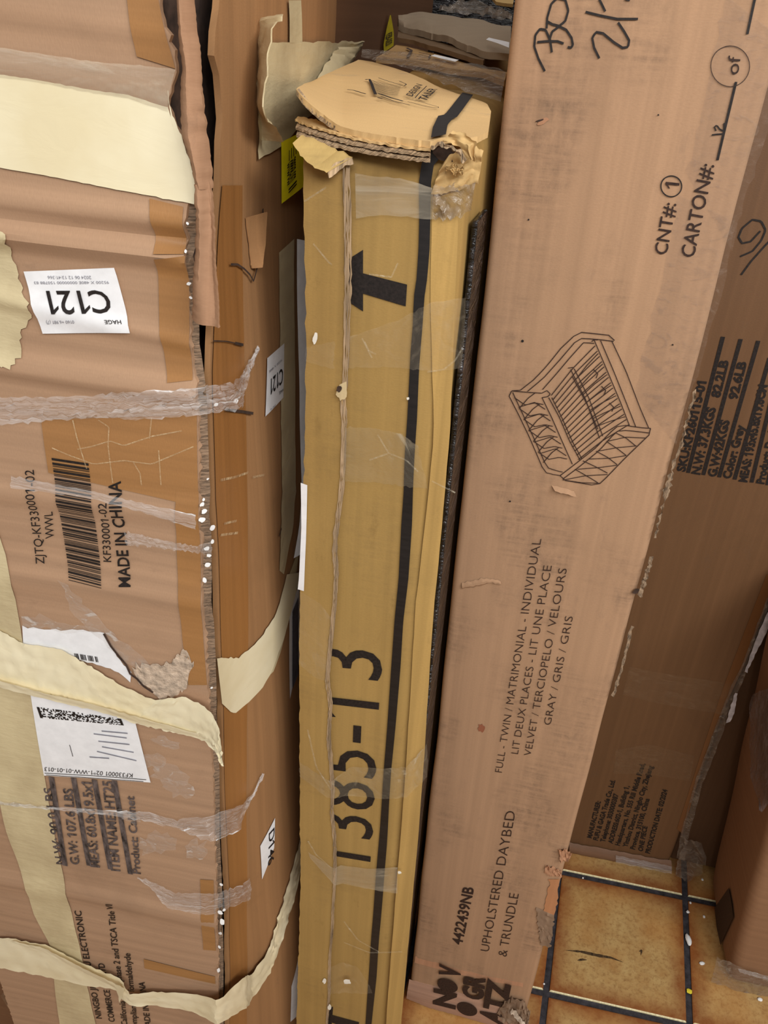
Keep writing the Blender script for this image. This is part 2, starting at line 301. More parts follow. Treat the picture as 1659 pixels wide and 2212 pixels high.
# ------------------------------------------------------------------ big brown carton on the left
def big_carton():
    c0 = floor_at(489, 2400); W = .372; yaw = -7
    wv = Vector((math.cos(math.radians(yaw)), math.sin(math.radians(yaw)), 0))
    K = Carton('cardboard_carton', 'large battered brown carton at left with cream tape and C121 stickers', 'carton', c0 - wv * W, yaw, 2.35, .3, W, .47, 1.85)
    cardL = card('brown_carton_board', (176, 141, 112), 'h', .34, .24, pale=.2); cardS = card('brown_carton_side_board', (160, 118, 78), 'v', .3, .25, pale=.25)
    edgec = plain('frayed_board_edge', (118, 98, 80), .9, .45, (90, 500, 1), bump=.6); tear = card('torn_inner_board', (168, 128, 98), 'v', .5, .3)
    taped = card('brown_taped_board', (164, 118, 72), 'h', .12, .2, rough=.32, spec=.5, pale=.1)
    rid = [((0, 498), (395, 550), .011, .010), ((0, 468), (395, 520), -.008, .010), ((0, 448), (395, 488), .007, .012), ((0, 640), (400, 735), .004, .008), ((0, 790), (420, 850), .006, .01), ((0, 20), (380, 90), .003, .02), ((0, 70), (380, 135), -.003, .014), ((0, 1240), (420, 1300), .004, .02), ((0, 1060), (430, 1120), .004, .012), ((0, 1900), (460, 1990), .004, .02)]
    b1 = bumps(0, .003, 6, 3, 'F'); RL = []
    def dF(a, b):
        e = b1(a, b)
        for (p, q, am, sg) in RL:
            z = p.y + (q.y - p.y) * (a - p.x) / (q.x - p.x); e += am * math.exp(-((b - z) / sg) ** 2)
        return e
    for p, q, am, sg in rid: RL.append((K.at(K.F, *p), K.at(K.F, *q), am, sg))
    K.F.disp = dF; b2 = bumps(W, .003, 7, 4, 'R')
    def dR(a, b):
        t = max(0, min(1, a / .17)); t = t * t * (3 - 2 * t); return .105 * max(0, 1 - b / 1.5) * t + b2(a, b)
    K.R.disp = dR; F, R = K.F, K.R
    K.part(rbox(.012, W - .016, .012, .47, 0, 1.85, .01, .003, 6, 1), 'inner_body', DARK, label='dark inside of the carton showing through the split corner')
    # front panel with a frayed right edge
    e = [(352, -60), (345, 0), (352, 40), (360, 62), (371, 92), (383, 150), (378, 172), (365, 210), (368, 245), (385, 280), (398, 305), (408, 340), (412, 365), (405, 440), (399, 480), (400, 540), (406, 659), (412, 720), (416, 778), (424, 860), (428, 930), (430, 1040), (433, 1150), (436, 1278), (443, 1380), (449, 1477), (452, 1578), (459, 1660), (462, 1738), (463, 1819), (469, 1978), (471, 2118), (471, 2212), (475, 2330), (482, 2460)]
    B = [K.at(F, *p) for p in e]; B[-1].y = 0; B.insert(0, Vector((B[0].x - .01, 1.85))); A = [Vector((0, b.y)) for b in B]
    mb = MB(); K.ruled(mb, F, A, B, 420, 22, 0, .003, thick=.005, st=True); K.part(mb, 'front_panel', cardL)
    # exposed corrugated edge
    A = [(p[0] - 3, p[1]) for p in e[12:]]; wd = [20, 17, 17, 14, 13, 12, 12, 13, 14, 16, 16, 15, 15, 13, 11, 10, 8, 7, 8, 8, 8, 9]; B = [(p[0] + w_, p[1]) for p, w_ in zip(e[12:], wd)]
    mb = MB(); K.ruled(mb, F, A, B, 160, 3, -.004, .004, lift=lambda i, j: -.004 * j + .0015 * nz(i * 90, j * 3, 2)); K.part(mb, 'frayed_edge', edgec, label='grey frayed corrugated edge of the split corner')
    # side panel
    e2 = [(478, -60), (474, 0), (470, 40), (465, 85), (463, 120), (474, 165), (478, 210), (480, 260), (476, 330), (474, 400), (468, 470), (463, 560), (458, 680), (453, 818), (457, 930), (461, 1079), (468, 1200), (470, 1278), (473, 1400), (479, 1578), (483, 1750), (492, 1939), (491, 2040), (492, 2212), (496, 2330), (502, 2450)]
    A = [K.at(R, *p) for p in e2]; A[-1].y = 0; A.insert(0, Vector((A[0].x, 1.85))); B = [Vector((.47, a.y)) for a in A]
    mb = MB(); K.ruled(mb, R, A, B, 120, 26, 0, .003, thick=.005, st=True); K.part(mb, 'side_panel', cardS)
    # torn strips hanging at the split
    F0 = Face(F.p, F.u, F.v, F.n)
    mb = MB(); K.ruled(mb, F0, [(384, -50), (392, 60), (396, 150), (392, 200), (397, 290), (415, 345), (425, 400)], [(416, -50), (424, 40), (434, 110), (441, 200), (446, 270), (455, 340), (462, 405)], 60, 8, .004, .0012, lift=lambda i, j: .010 * math.sin(j * 3.1) + .003 * nz(i * 3, j * 2), thick=.004)
    K.part(mb, 'torn_strip', tear)
    mb = MB(); K.ruled(mb, F0, [(426, 395), (433, 450), (431, 520), (428, 600), (428, 676)], [(458, 388), (468, 440), (474, 500), (483, 580), (496, 686)], 60, 8, .006, .0012, lift=lambda i, j: (.004 + .014 * i) * (.4 + j) + .005 * math.sin(j * 5) + .002 * nz(i * 3, j * 2), thick=.004)
    K.part(mb, 'torn_strip', tear)
    for P, w_ in (([(490, 570), (505, 570), (520, 580), (532, 592), (540, 606)], 5), ([(540, 606), (546, 585), (552, 555), (556, 535)], 6), ([(553, 540), (560, 510), (562, 480), (560, 450)], 9), ([(452, 735), (480, 736), (510, 742)], 3), ([(500, 740), (518, 744)], 7), ([(480, 884), (515, 888), (540, 892)], 8), ([(596, 1158), (602, 1140)], 5)): K.line('tear_mark', DARK, R, P, w_ * .3, .0035, 24)
    K.rul('lifted_tear', cardS, R, [(528, 470), (534, 520), (540, 580)], [(556, 455), (552, 520), (545, 575)], 14, 3, .002, .002, lift=lambda i, j: .008 * j, thick=.001)
    # glossy brown tape areas on the board
    K.rul('brown_tape', taped, F, [(273, -30), (285, 70), (297, 122)], [(338, -30), (356, 62), (380, 148)], 10, 5, .0012)
    K.rul('brown_tape', taped, F, [(324, 428), (332, 548)], [(397, 446), (398, 548)], 10, 5, .0012); K.rul('brown_tape', taped, F, [(333, 560), (345, 690), (362, 826)], [(401, 552), (410, 690), (417, 820)], 20, 5, .0012)
    K.rul('brown_tape', taped, F, [(90, 905), (97, 960), (106, 1020)], [(426, 895), (427, 1000), (429, 1094)], 20, 12, .0012)
    K.rul('brown_tape', taped, F, [(381, 1060), (383, 1200), (395, 1380), (408, 1478)], [(430, 1060), (434, 1200), (440, 1380), (448, 1478)], 24, 4, .0013)
    K.rul('brown_tape', taped, F, [(433, 1898), (440, 2050)], [(462, 1900), (467, 2052)], 6, 3, .0012); K.rul('brown_tape', taped, F, [(311, 2070), (313, 2090)], [(465, 2108), (466, 2124)], 6, 5, .0012)
    tapedS = card('brown_taped_side', (158, 108, 60), 'v', .12, .3, rough=.34, spec=.5, pale=.12)
    mb = MB(); K.ruled(mb, R, [(p[0] + 3, p[1]) for p in e2[9:-2]], [(521, 400), (521, 470), (521, 560), (523, 680), (526, 818), (530, 930), (532, 1079), (533, 1200), (534, 1278), (534, 1400), (531, 1578), (530, 1750), (532, 1939), (532, 2040), (532, 2212)], 60, 6, .0012)
    K.part(mb, 'brown_tape', tapedS)
    # cream tapes
    mb = MB(); K.ruled(mb, F, [(0, 160), (80, 172), (180, 190), (280, 205), (365, 232)], [(0, 361), (100, 378), (200, 398), (300, 417), (425, 441)], 30, 14, .0018, .0006)
    K.ruled(mb, F, [(365, 190), (366, 220), (384, 268), (398, 305), (412, 345), (424, 395)], [(366, 200), (372, 260), (390, 320), (404, 380), (412, 430), (434, 441)], 20, 3, .002, .003)
    K.part(mb, 'cream_tape', CREAM)
    mb = MB(); K.ruled(mb, F, [(0, 102), (120, 120), (230, 136), (300, 140), (382, 150)], [(0, 166), (80, 176), (180, 196), (280, 212), (366, 240)], 30, 6, .0024, .0008, lift=lambda i, j: .003 * math.sin(j * 3.14)); K.part(mb, 'cloudy_tape', CLOUD)
    mb = MB(); K.ruled(mb, F, [(-10, 497), (14, 500), (30, 550), (45, 600), (58, 640), (67, 668), (58, 700), (47, 722), (49, 760), (38, 783), (15, 795), (-5, 786)], [(-20, 497), (-18, 550), (-16, 600), (-14, 680), (-12, 730), (-12, 786)], 40, 5, .0018, .005); K.part(mb, 'torn_paper_patch', PALE)
    mb = MB(); K.ruled(mb, F, [(-8, 1120), (-6, 1200), (-4, 1400), (-2, 1500), (-4, 1700), (3, 1745), (16, 1800), (52, 1907), (75, 1975), (110, 2040), (118, 2120), (130, 2212)], [(2, 1160), (20, 1220), (45, 1350), (60, 1440), (82, 1560), (97, 1672), (110, 1750), (132, 1860), (150, 1950), (175, 2050), (192, 2140), (208, 2212)], 50, 10, .0017, .001); K.part(mb, 'pale_worn_tape', PALE)
    # white remnants, shipping label
    mb = MB(); K.ruled(mb, F, [(50, 1351), (120, 1358), (225, 1362), (238, 1390), (262, 1425), (285, 1450)], [(52, 1392), (100, 1402), (160, 1420), (200, 1430), (240, 1440), (283, 1470)], 24, 5, .0017, .004)
    lab = K.part(mb, 'torn_label', WHITE, label='torn remains of a white label')
    mb = MB()
    for k in range(16):
        x = 163 + k * 3.2
        if k % 5 != 3: K.stroke(mb, F, [(x, 1408 + k * .5), (x + 3, 1420 + k * .5)], 1.4 + (k % 3) * .5, .0024)
    K.part(mb, 'label_print', INK, lab)
    scuf = plain('scuffed_pale_fibre', (186, 166, 146), .95, .2, (120, 120, 1), bump=.8)
    mb = MB()
    K.ruled(mb, F, [(287, 1440), (320, 1432), (372, 1428), (400, 1400), (414, 1420), (420, 1436)], [(300, 1470), (330, 1490), (352, 1510), (385, 1500), (405, 1480), (410, 1450)], 30, 6, .0018, .010, lift=lambda i, j: .0015 * nz(i * 30, j * 8, 1))
    K.part(mb, 'torn_fibre_patch', scuf)
    mb = MB(); K.stroke(mb, F, [(227, 1365), (242, 1392), (258, 1412), (275, 1432), (284, 1452), (298, 1462), (312, 1478), (333, 1492)], 5, .0030, 30); K.part(mb, 'tear_mark', DARK)
    smear = film('white_scuff', .2, (220, 212, 204), .8, (60, 90, 1), .2, .9)
    K.rul('white_scuff', smear, F, [(136, 1255), (150, 1310), (200, 1365), (250, 1410), (300, 1440)], [(152, 1262), (190, 1310), (250, 1365), (290, 1400), (330, 1440)], 14, 5, .002, .01)
    K.rul('white_scuff', smear, F, [(48, 1325), (120, 1340), (200, 1350)], [(52, 1350), (120, 1360), (225, 1362)], 10, 3, .0024, .01)
    for x, y, a, b in ((330, 1640, 30, 16), (370, 1670, 40, 20), (350, 1815, 32, 20), (425, 1832, 26, 24), (320, 1825, 20, 16), (280, 1760, 26, 12), (390, 1700, 34, 18), (360, 1600, 30, 10)): K.spot('white_scuff', smear, F, (x, y), a, b, .3, .0022, 18, .8)
    mb = MB(); K.ruled(mb, F, [(66, 1482), (150, 1497), (292, 1548)], [(97, 1672), (200, 1678), (327, 1687)], 16, 8, .0024); lab = K.part(mb, 'shipping_label', WHITE, label='white shipping label stuck upside down under the cream tape')
    mb = MB(); rr = random.Random(3); g = [K.at(F, 82, 1523), K.at(F, 264, 1549), K.at(F, 270, 1563), K.at(F, 90, 1547)]
    def bil(Q, a, b): return Q[0].lerp(Q[1], a).lerp(Q[3].lerp(Q[2], a), b)
    for i in range(64):
        for j in range(9):
            if rr.random() < .5 or i in (0, 1, 62, 63):
                q = [bil(g, (i + dx) / 64, (j + dy) / 9) for dx, dy in ((0, 0), (1, 0), (1, 1), (0, 1))]; mb.add([F.pos(v.x, v.y, .0030) for v in q], [(0, 1, 2, 3)], [tuple(v) for v in q])
    K.line('label_print', INK, F, [(99, 1666), (210, 1672), (318, 1680)], 1.6, .0030, None, lab); K.line('label_print', INK, F, [(102, 1670), (210, 1677), (312, 1684)], 1.4, .003, None, lab)
    K.word('label_print', INK, F, 'KF330001 02*1-WW-01-01-013', (289, 1667), (99, 1653), (-1, 9), 0, .003, lab)
    K.line('label_print', INK, F, [(153, 1605), (160, 1630)], 1.2, .003, None, lab)
    K.part(mb, 'label_print', INK, lab)
    for a, b in (((278, 1580), (222, 1575)), ((276, 1590), (205, 1581)), ((282, 1604), (215, 1597)), ((291, 1621), (223, 1609)), ((297, 1639), (212, 1619)), ((238, 1634), (196, 1631))): K.line('label_print', INKG, F, [a, b], 3.2, .003, 4, lab)   # address lines, too blurred to read
    mb = MB()
    K.across(mb, [(F, -30, 1336, .001), (F, 52, 1383, .001), (F, 140, 1397, .002), (F, 200, 1430, .003), (F, 258, 1467, .003), (F, 340, 1503, .004), (F, 370, 1492, .008), (F, 410, 1487, .010), (F, 447, 1500, .012), (F, 470, 1516, .014), (F, 484, 1540, .016), (F, 492, 1570, .02), (F, 499, 1612, .024)],
             [(F, -30, 1468, .001), (F, 67, 1485, .001), (F, 160, 1503, .002), (F, 230, 1525, .003), (F, 292, 1553, .003), (F, 350, 1565, .004), (F, 390, 1572, .005), (F, 420, 1577, .006), (F, 445, 1582, .008), (F, 455, 1584, .010), (F, 468, 1588, .014), (F, 482, 1598, .018), (F, 497, 1613, .024)], 6, 12, .003, .003)
    K.part(mb, 'cream_tape', CREAM, label='cream tape band across the carton with its end hanging at the corner')
    mb = MB(); K.across(mb, [(F, -20, 1448, .006), (F, 100, 1480, .007), (F, 220, 1508, .007), (F, 330, 1538, .008), (F, 440, 1566, .009)], [(F, -20, 1468, .003), (F, 95, 1497, .003), (F, 215, 1524, .004), (F, 325, 1553, .005), (F, 438, 1580, .006)], 8, 5, .004, .002); K.part(mb, 'tape_fold', CREAM)
    mb = MB(); K.ruled(mb, R, [(463, 1421), (485, 1420), (509, 1420), (535, 1400), (557, 1378), (575, 1352), (592, 1322), (605, 1280), (615, 1240)], [(474, 1518), (484, 1530), (503, 1541), (535, 1515), (562, 1484), (582, 1450), (598, 1405), (622, 1330), (646, 1235)], 30, 6, .003, .003); K.part(mb, 'cream_tape', CREAM)
    mb = MB(); K.across(mb, [(F, -30, 2019, .002), (F, 24, 2017, .003), (F, 104, 2032, .003), (F, 183, 2070, .004), (F, 262, 2098, .006), (F, 274, 2104, .010), (F, 288, 2126, .012), (F, 340, 2128, .006), (F, 421, 2130, .008), (F, 455, 2126, .014), (F, 481, 2124, .022), (R, 497, 2102, .02), (R, 529, 2102, .008), (R, 573, 2050, .003), (R, 593, 1986, .002), (R, 621, 1891, .002), (R, 645, 1800, .002)],
                          [(F, -30, 2080, .002), (F, 20, 2084, .003), (F, 92, 2098, .003), (F, 190, 2118, .004), (F, 258, 2124, .006), (F, 268, 2136, .010), (F, 290, 2150, .012), (F, 340, 2158, .006), (F, 421, 2168, .008), (F, 455, 2174, .014), (F, 480, 2176, .022), (R, 503, 2170, .02), (R, 530, 2155, .008), (R, 577, 2098, .003), (R, 602, 2034, .002), (R, 630, 1940, .002), (R, 648, 1850, .002)], 6, 8, .003, .0035)
    K.part(mb, 'cream_tape', CREAM, label='crumpled cream tape wrapped round the bottom of the carton')
    mb = MB(); K.across(mb, [(F, 24, 2016, .006), (F, 104, 2030, .008), (F, 183, 2068, .010), (F, 268, 2102, .014), (F, 284, 2100, .02)], [(F, 40, 2024, .005), (F, 110, 2046, .006), (F, 188, 2084, .007), (F, 262, 2112, .012), (F, 272, 2134, .018)], 6, 4, .004, .002); K.part(mb, 'tape_fold', CREAM)
    # stickers
    def sticker(f, quad, txts, nm, lb, off=.0022):
        mb = MB(); K.ruled(mb, f, [quad[0], quad[1]], [quad[3], quad[2]], 8, 8, off); s_ = K.part(mb, nm, WHITE, label=lb)
        for t_, a, b, c_, bo, g in txts: K.word('sticker_print', INKG if g else INK, f, t_, a, b, c_, bo, off + .0006, s_)
    sticker(F, [(54, 585), (249, 577), (283, 718), (95, 719)], [('C121', (234, 626), (103, 627), (14, 48), .012, 0), ('HAGE', (264, 689), (228, 689), (2, 9), .01, 0), ('2024 06 12 13:41:366', (200, 594), (106, 594), (1, 7), 0, 1), ('95200 X 480E 00000000 150788 83', (238, 605), (77, 606), (1, 6), 0, 1), ('0160 +6.981 (7)', (163, 690), (103, 691), (1, 7), 0, 1)], 'sticker', 'white sticker reading C121 upside down on the front')
    sticker(R, [(573, 773), (610, 741), (608, 858), (569, 899)], [('C121', (606, 793), (580, 818), (0, 33), .012, 0), ('HAGE', (607, 838), (598, 846), (0, 6), .01, 0), ('95200 X 480E', (604, 774), (576, 800), (0, 5), 0, 1), ('0160 +6', (590, 872), (579, 882), (0, 5), 0, 1)], 'sticker', 'white sticker reading C121 on the side')
    sticker(R, [(559, 1827), (591, 1766), (589, 1831), (563, 1899)], [('D146', (577, 1800), (575, 1872), (12, -14), .012, 0)], 'sticker', 'narrow white sticker reading D146')
    sticker(R, [(622, 1313), (642, 1264), (644, 1420), (623, 1509)], [], 'barcode_label', 'white barcode label beside the yellow carton')
    mb = MB()
    for k in range(15): K.stroke(mb, R, [(627, 1330 + k * 10.5), (640, 1298 + k * 10.5)], 5, .003, 2)
    K.part(mb, 'dull_barcode', plain('grey_barcode', (92, 92, 104), .5, .2))
    sticker(R, [(627, 2130), (642, 2066), (644, 2181), (625, 2207)], [], 'barcode_label', 'white label at the bottom beside the yellow carton')
    yl = plain('yellow_sticker_paper', (240, 226, 30), .5, .04); mb = MB(); K.ruled(mb, R, [(599, 306), (638, 271)], [(600, 439), (641, 385)], 8, 8, .004, lift=lambda i, j: .012 * i); ys = K.part(mb, 'yellow_sticker', yl, label='bright yellow sticker on the side'); mb = MB()
    K.text(mb, R, '030-85985', (601, 400), (601, 352), (19, -20), .02, .0095)
    for k in range(4): K.stroke(mb, R, [(604 + k * 5, 345 - k * 5), (604 + k * 5, 322 - k * 5)], 1.4, .0098, 2)
    K.stroke(mb, R, [(603, 408), (634, 372)], 1.2, .0098, 2); K.stroke(mb, R, [(603, 414), (634, 379)], 1.0, .0098, 2); K.part(mb, 'sticker_print', INK, ys)
    # printing
    for t_, a, b, c_, bo in (('ZJTQ-KF330001-02', (98, 1216), (75, 1013), (-19, 0), 0), ('WWL', (119, 1160), (115, 1103), (-19, 2), 0), ('KF330001-02', (242, 1212), (232, 1085), (-17, -1), .005), ('MADE IN CHINA', (283, 1266), (262, 1037), (-25, 0), .02)): K.word('printed_text', INK, F, t_, a, b, c_, bo, .0018)
    mb = MB(); rr = random.Random(11); Q = [K.at(F, 113.4, 987), K.at(F, 193, 999), K.at(F, 220.8, 1272.4), K.at(F, 150.4, 1254.5)]; y = 0
    while y < .985:
        h = rr.choice((.006, .006, .012, .018)); h = min(h, 1 - y); q = [bil(Q, a, b) for a, b in ((0, y), (1, y), (1, y + h), (0, y + h))]
        mid = [q[0].lerp(q[1], t) for t in (0, .33, .66, 1)] + [q[3].lerp(q[2], t) for t in (1, .66, .33, 0)]
        mb.add([F.pos(v.x, v.y, .0018) for v in mid], [(0, 1, 6, 7), (1, 2, 5, 6), (2, 3, 4, 5)], [tuple(v) for v in mid]); y += h + rr.choice((.005, .006, .010, .015))
    K.part(mb, 'printed_barcode', INK)
    for t_, a, b, c_ in (('N.W: 90.0 LBS', (142, 1866), (116, 1700), (-19, -2)), ('G.W: 107.6 LBS', (173, 1866), (158, 1702), (-19, -2)), ('MEAS: 60.8x19.5x1', (217, 1872), (199, 1688), (-20, -2)), ('ITEM NAME: HT25', (261, 1880), (244, 1686), (-20, -2)), ('Product: Cabinet', (305, 1886), (291, 1718), (-17, -2))): K.word('printed_text', INKW, F, t_, a, b, c_, .022, .0018)
    for a, b in (((142, 1868), (112, 1676)), ((194, 1868), (160, 1678)), ((240, 1876), (205, 1682)), ((283, 1886), (248, 1684))): K.line('printed_rule', INKW, F, [a, ((a[0] + b[0]) / 2, (a[1] + b[1]) / 2), b], 10, .0017, 12)
    for t_, a, b in (('NINGBO JIANG FU ELECTRONIC', (221, 2199), (176, 1966)), ('COMMERCE CO., LTD', (249, 2206), (226, 2080)), ('California 93120 phase 2 and TSCA Title VI', (276, 2214), (243, 1953)), ('compliant for formaldehyde', (298, 2222), (282, 2058)), ('MADE IN CHINA', (328, 2224), (313, 2120))): K.word('printed_text', INK, F, t_, a, b, (-13, -1), .012, .0014)
    # side: peeled cream tape, pale tape column, white slip
    mb = MB(); K.ruled(mb, R, [(552, 92), (600, 91), (660, 90), (720, 89), (783, 88)], [(552, 342), (592, 322), (634, 282), (690, 226), (772, 108)], 26, 12, .003, .004, lift=lambda i, j: .0015 * nz(i * 7, j * 7)); K.part(mb, 'pale_worn_tape', PALE)
    mb = MB(); K.ruled(mb, R, [(550, 25), (530, 52), (515, 118), (508, 180), (509, 235), (516, 255), (537, 268), (556, 300)], [(560, 40), (558, 80), (556, 130), (555, 180), (556, 230), (557, 250), (558, 275), (558, 303)], 30, 6, .002, .004, lift=lambda i, j: .022 * (1 - j) ** 1.3 + .003 * nz(i * 9, j * 4), thick=.0012); K.part(mb, 'peeled_tape', PALE)
    mb = MB(); K.ruled(mb, R, [(720, 100), (690, 140), (668, 180), (660, 220)], [(770, 95), (745, 140), (700, 180), (676, 214)], 16, 4, .006, .006, lift=lambda i, j: .012 * math.sin(j * 3.1) + .004 * nz(i * 9, j * 4)); K.part(mb, 'peeled_tape', PALE)
    mb = MB(); K.ruled(mb, R, [(599, 545), (601, 700), (603, 900), (606, 1060), (604, 1140), (600, 1232)], [(632, 515), (633, 700), (634, 900), (636, 1060), (630, 1140), (610, 1240)], 30, 3, .002, .003)
    K.ruled(mb, R, [(618, 0), (620, 40), (620, 92)], [(645, 0), (647, 40), (648, 92)], 6, 2, .0025)
    K.part(mb, 'pale_worn_tape', PALE)
    mb = MB(); K.ruled(mb, R, [(634, 515), (636, 700), (640, 900), (646, 1060), (640, 1140), (628, 1205)], [(652, 520), (655, 700), (655, 900), (656, 1060), (654, 1140), (648, 1180)], 24, 3, .004, lift=lambda i, j: .012 * j); K.part(mb, 'white_paper_slip', WHITE)
    mb = MB(); K.ruled(mb, R, [(612, 1270), (600, 1330), (575, 1400), (556, 1480)], [(645, 1180), (632, 1280), (606, 1400), (588, 1450)], 20, 5, .0016, .003); K.part(mb, 'pale_worn_tape', PALE)
    # clear stretch film
    mb = MB(); K.across(mb, [(F, -20, 853, .002), (F, 90, 852, .002), (F, 180, 850, .003), (F, 298, 838, .005), (F, 418, 828, .008), (R, 470, 820, .012), (R, 497, 806, .008), (R, 525, 780, .003), (R, 547, 748, .002)], [(F, -20, 914, .002), (F, 90, 904, .002), (F, 218, 894, .003), (F, 298, 898, .005), (F, 430, 885, .008), (R, 480, 880, .012), (R, 502, 874, .008), (R, 516, 842, .003), (R, 549, 749, .002)], 8, 12, .003, .004); K.part(mb, 'stretch_film_band', CLEARB)
    mb = MB(); K.across(mb, [(F, -20, 1722, .002), (F, 107, 1734, .002), (F, 260, 1742, .003), (F, 330, 1744, .004), (F, 390, 1762, .005), (F, 400, 1752, .006), (F, 457, 1742, .012), (R, 500, 1732, .012), (R, 537, 1708, .005), (R, 560, 1668, .002)], [(F, -20, 1728, .002), (F, 107, 1740, .002), (F, 260, 1754, .003), (F, 335, 1766, .004), (F, 392, 1780, .005), (F, 404, 1782, .006), (F, 470, 1796, .012), (R, 497, 1786, .012), (R, 512, 1762, .005), (R, 562, 1670, .002)], 6, 10, .003, .004); K.part(mb, 'stretch_film_band', CLEARB)
    mb = MB(); K.across(mb, [(F, 300, 1885, .002), (F, 345, 1902, .002), (F, 378, 1918, .003), (F, 468, 1914, .008), (R, 505, 1908, .008), (R, 533, 1894, .003)], [(F, 304, 1890, .002), (F, 340, 1920, .002), (F, 362, 1950, .003), (F, 450, 1960, .008), (R, 495, 1952, .008), (R, 534, 1938, .003)], 6, 8, .003, .004); K.part(mb, 'stretch_film_band', CLEARB)
    mb = MB(); K.across(mb, [(F, 30, 1022, .002), (F, 200, 1054, .002), (F, 280, 1072, .003), (F, 360, 1090, .003), (F, 432, 1098, .008)], [(F, 30, 1048, .002), (F, 200, 1070, .002), (F, 280, 1090, .003), (F, 350, 1110, .003), (F, 432, 1130, .008)], 8, 6, .003, .002)
    K.across(mb, [(F, 272, 1142, .002), (F, 300, 1146, .002), (F, 360, 1160, .003), (F, 430, 1168, .006), (F, 468, 1150, .012)], [(F, 280, 1172, .002), (F, 310, 1172, .002), (F, 370, 1178, .003), (F, 430, 1182, .006), (F, 470, 1176, .012)], 8, 6, .003, .003); K.part(mb, 'stretch_film_band', CLEARB)
    wrink = film('bright_tape_wrinkle', .5, (232, 206, 164), .2, (90, 90, 1), .5, .4)
    for P in ([(115, 965), (150, 980), (205, 1000), (270, 992), (330, 1000), (420, 962)], [(170, 968), (200, 962), (240, 950), (270, 960), (330, 940), (395, 928)], [(215, 905), (238, 920), (236, 960), (242, 1010), (246, 1040)], [(290, 995), (305, 1020), (308, 1046)], [(160, 905), (168, 940), (190, 1010)], [(345, 970), (350, 1045)], [(330, 900), (325, 945)]): K.line('tape_wrinkle', wrink, F, P, 2.6, .0024, 30)
    for P in ([(470, 1036), (500, 1030), (530, 1020)], [(478, 1130), (505, 1124)], [(470, 1155), (508, 1150)], [(540, 1030), (565, 1025)]): K.line('tape_wrinkle', wrink, R, P, 2, .003, 8)
    foam = plain('white_foam', (245, 245, 245), .8, .03); mb = MB(); rr = random.Random(5)
    for x, y, r in [(443, 1075, 4), (440, 1085, 6), (444, 1100, 7), (440, 1118, 8), (462, 1135, 7), (450, 1180, 6), (455, 1195, 5), (445, 1248, 6), (452, 1215, 7), (462, 1165, 5), (460, 1480, 3), (478, 1965, 6), (482, 1985, 7), (476, 2040, 4), (474, 2090, 5), (405, 540, 4), (412, 610, 5), (416, 640, 4), (409, 480, 4), (470, 870, 5), (452, 1030, 3), (480, 1905, 4), (486, 1960, 4), (478, 2010, 4)]:
        K.spot('foam_or_glint', foam, F, (x, y), r, r * .7, rr.random() * 3, .004, 10, .5)
    return K
BIG = big_carton()
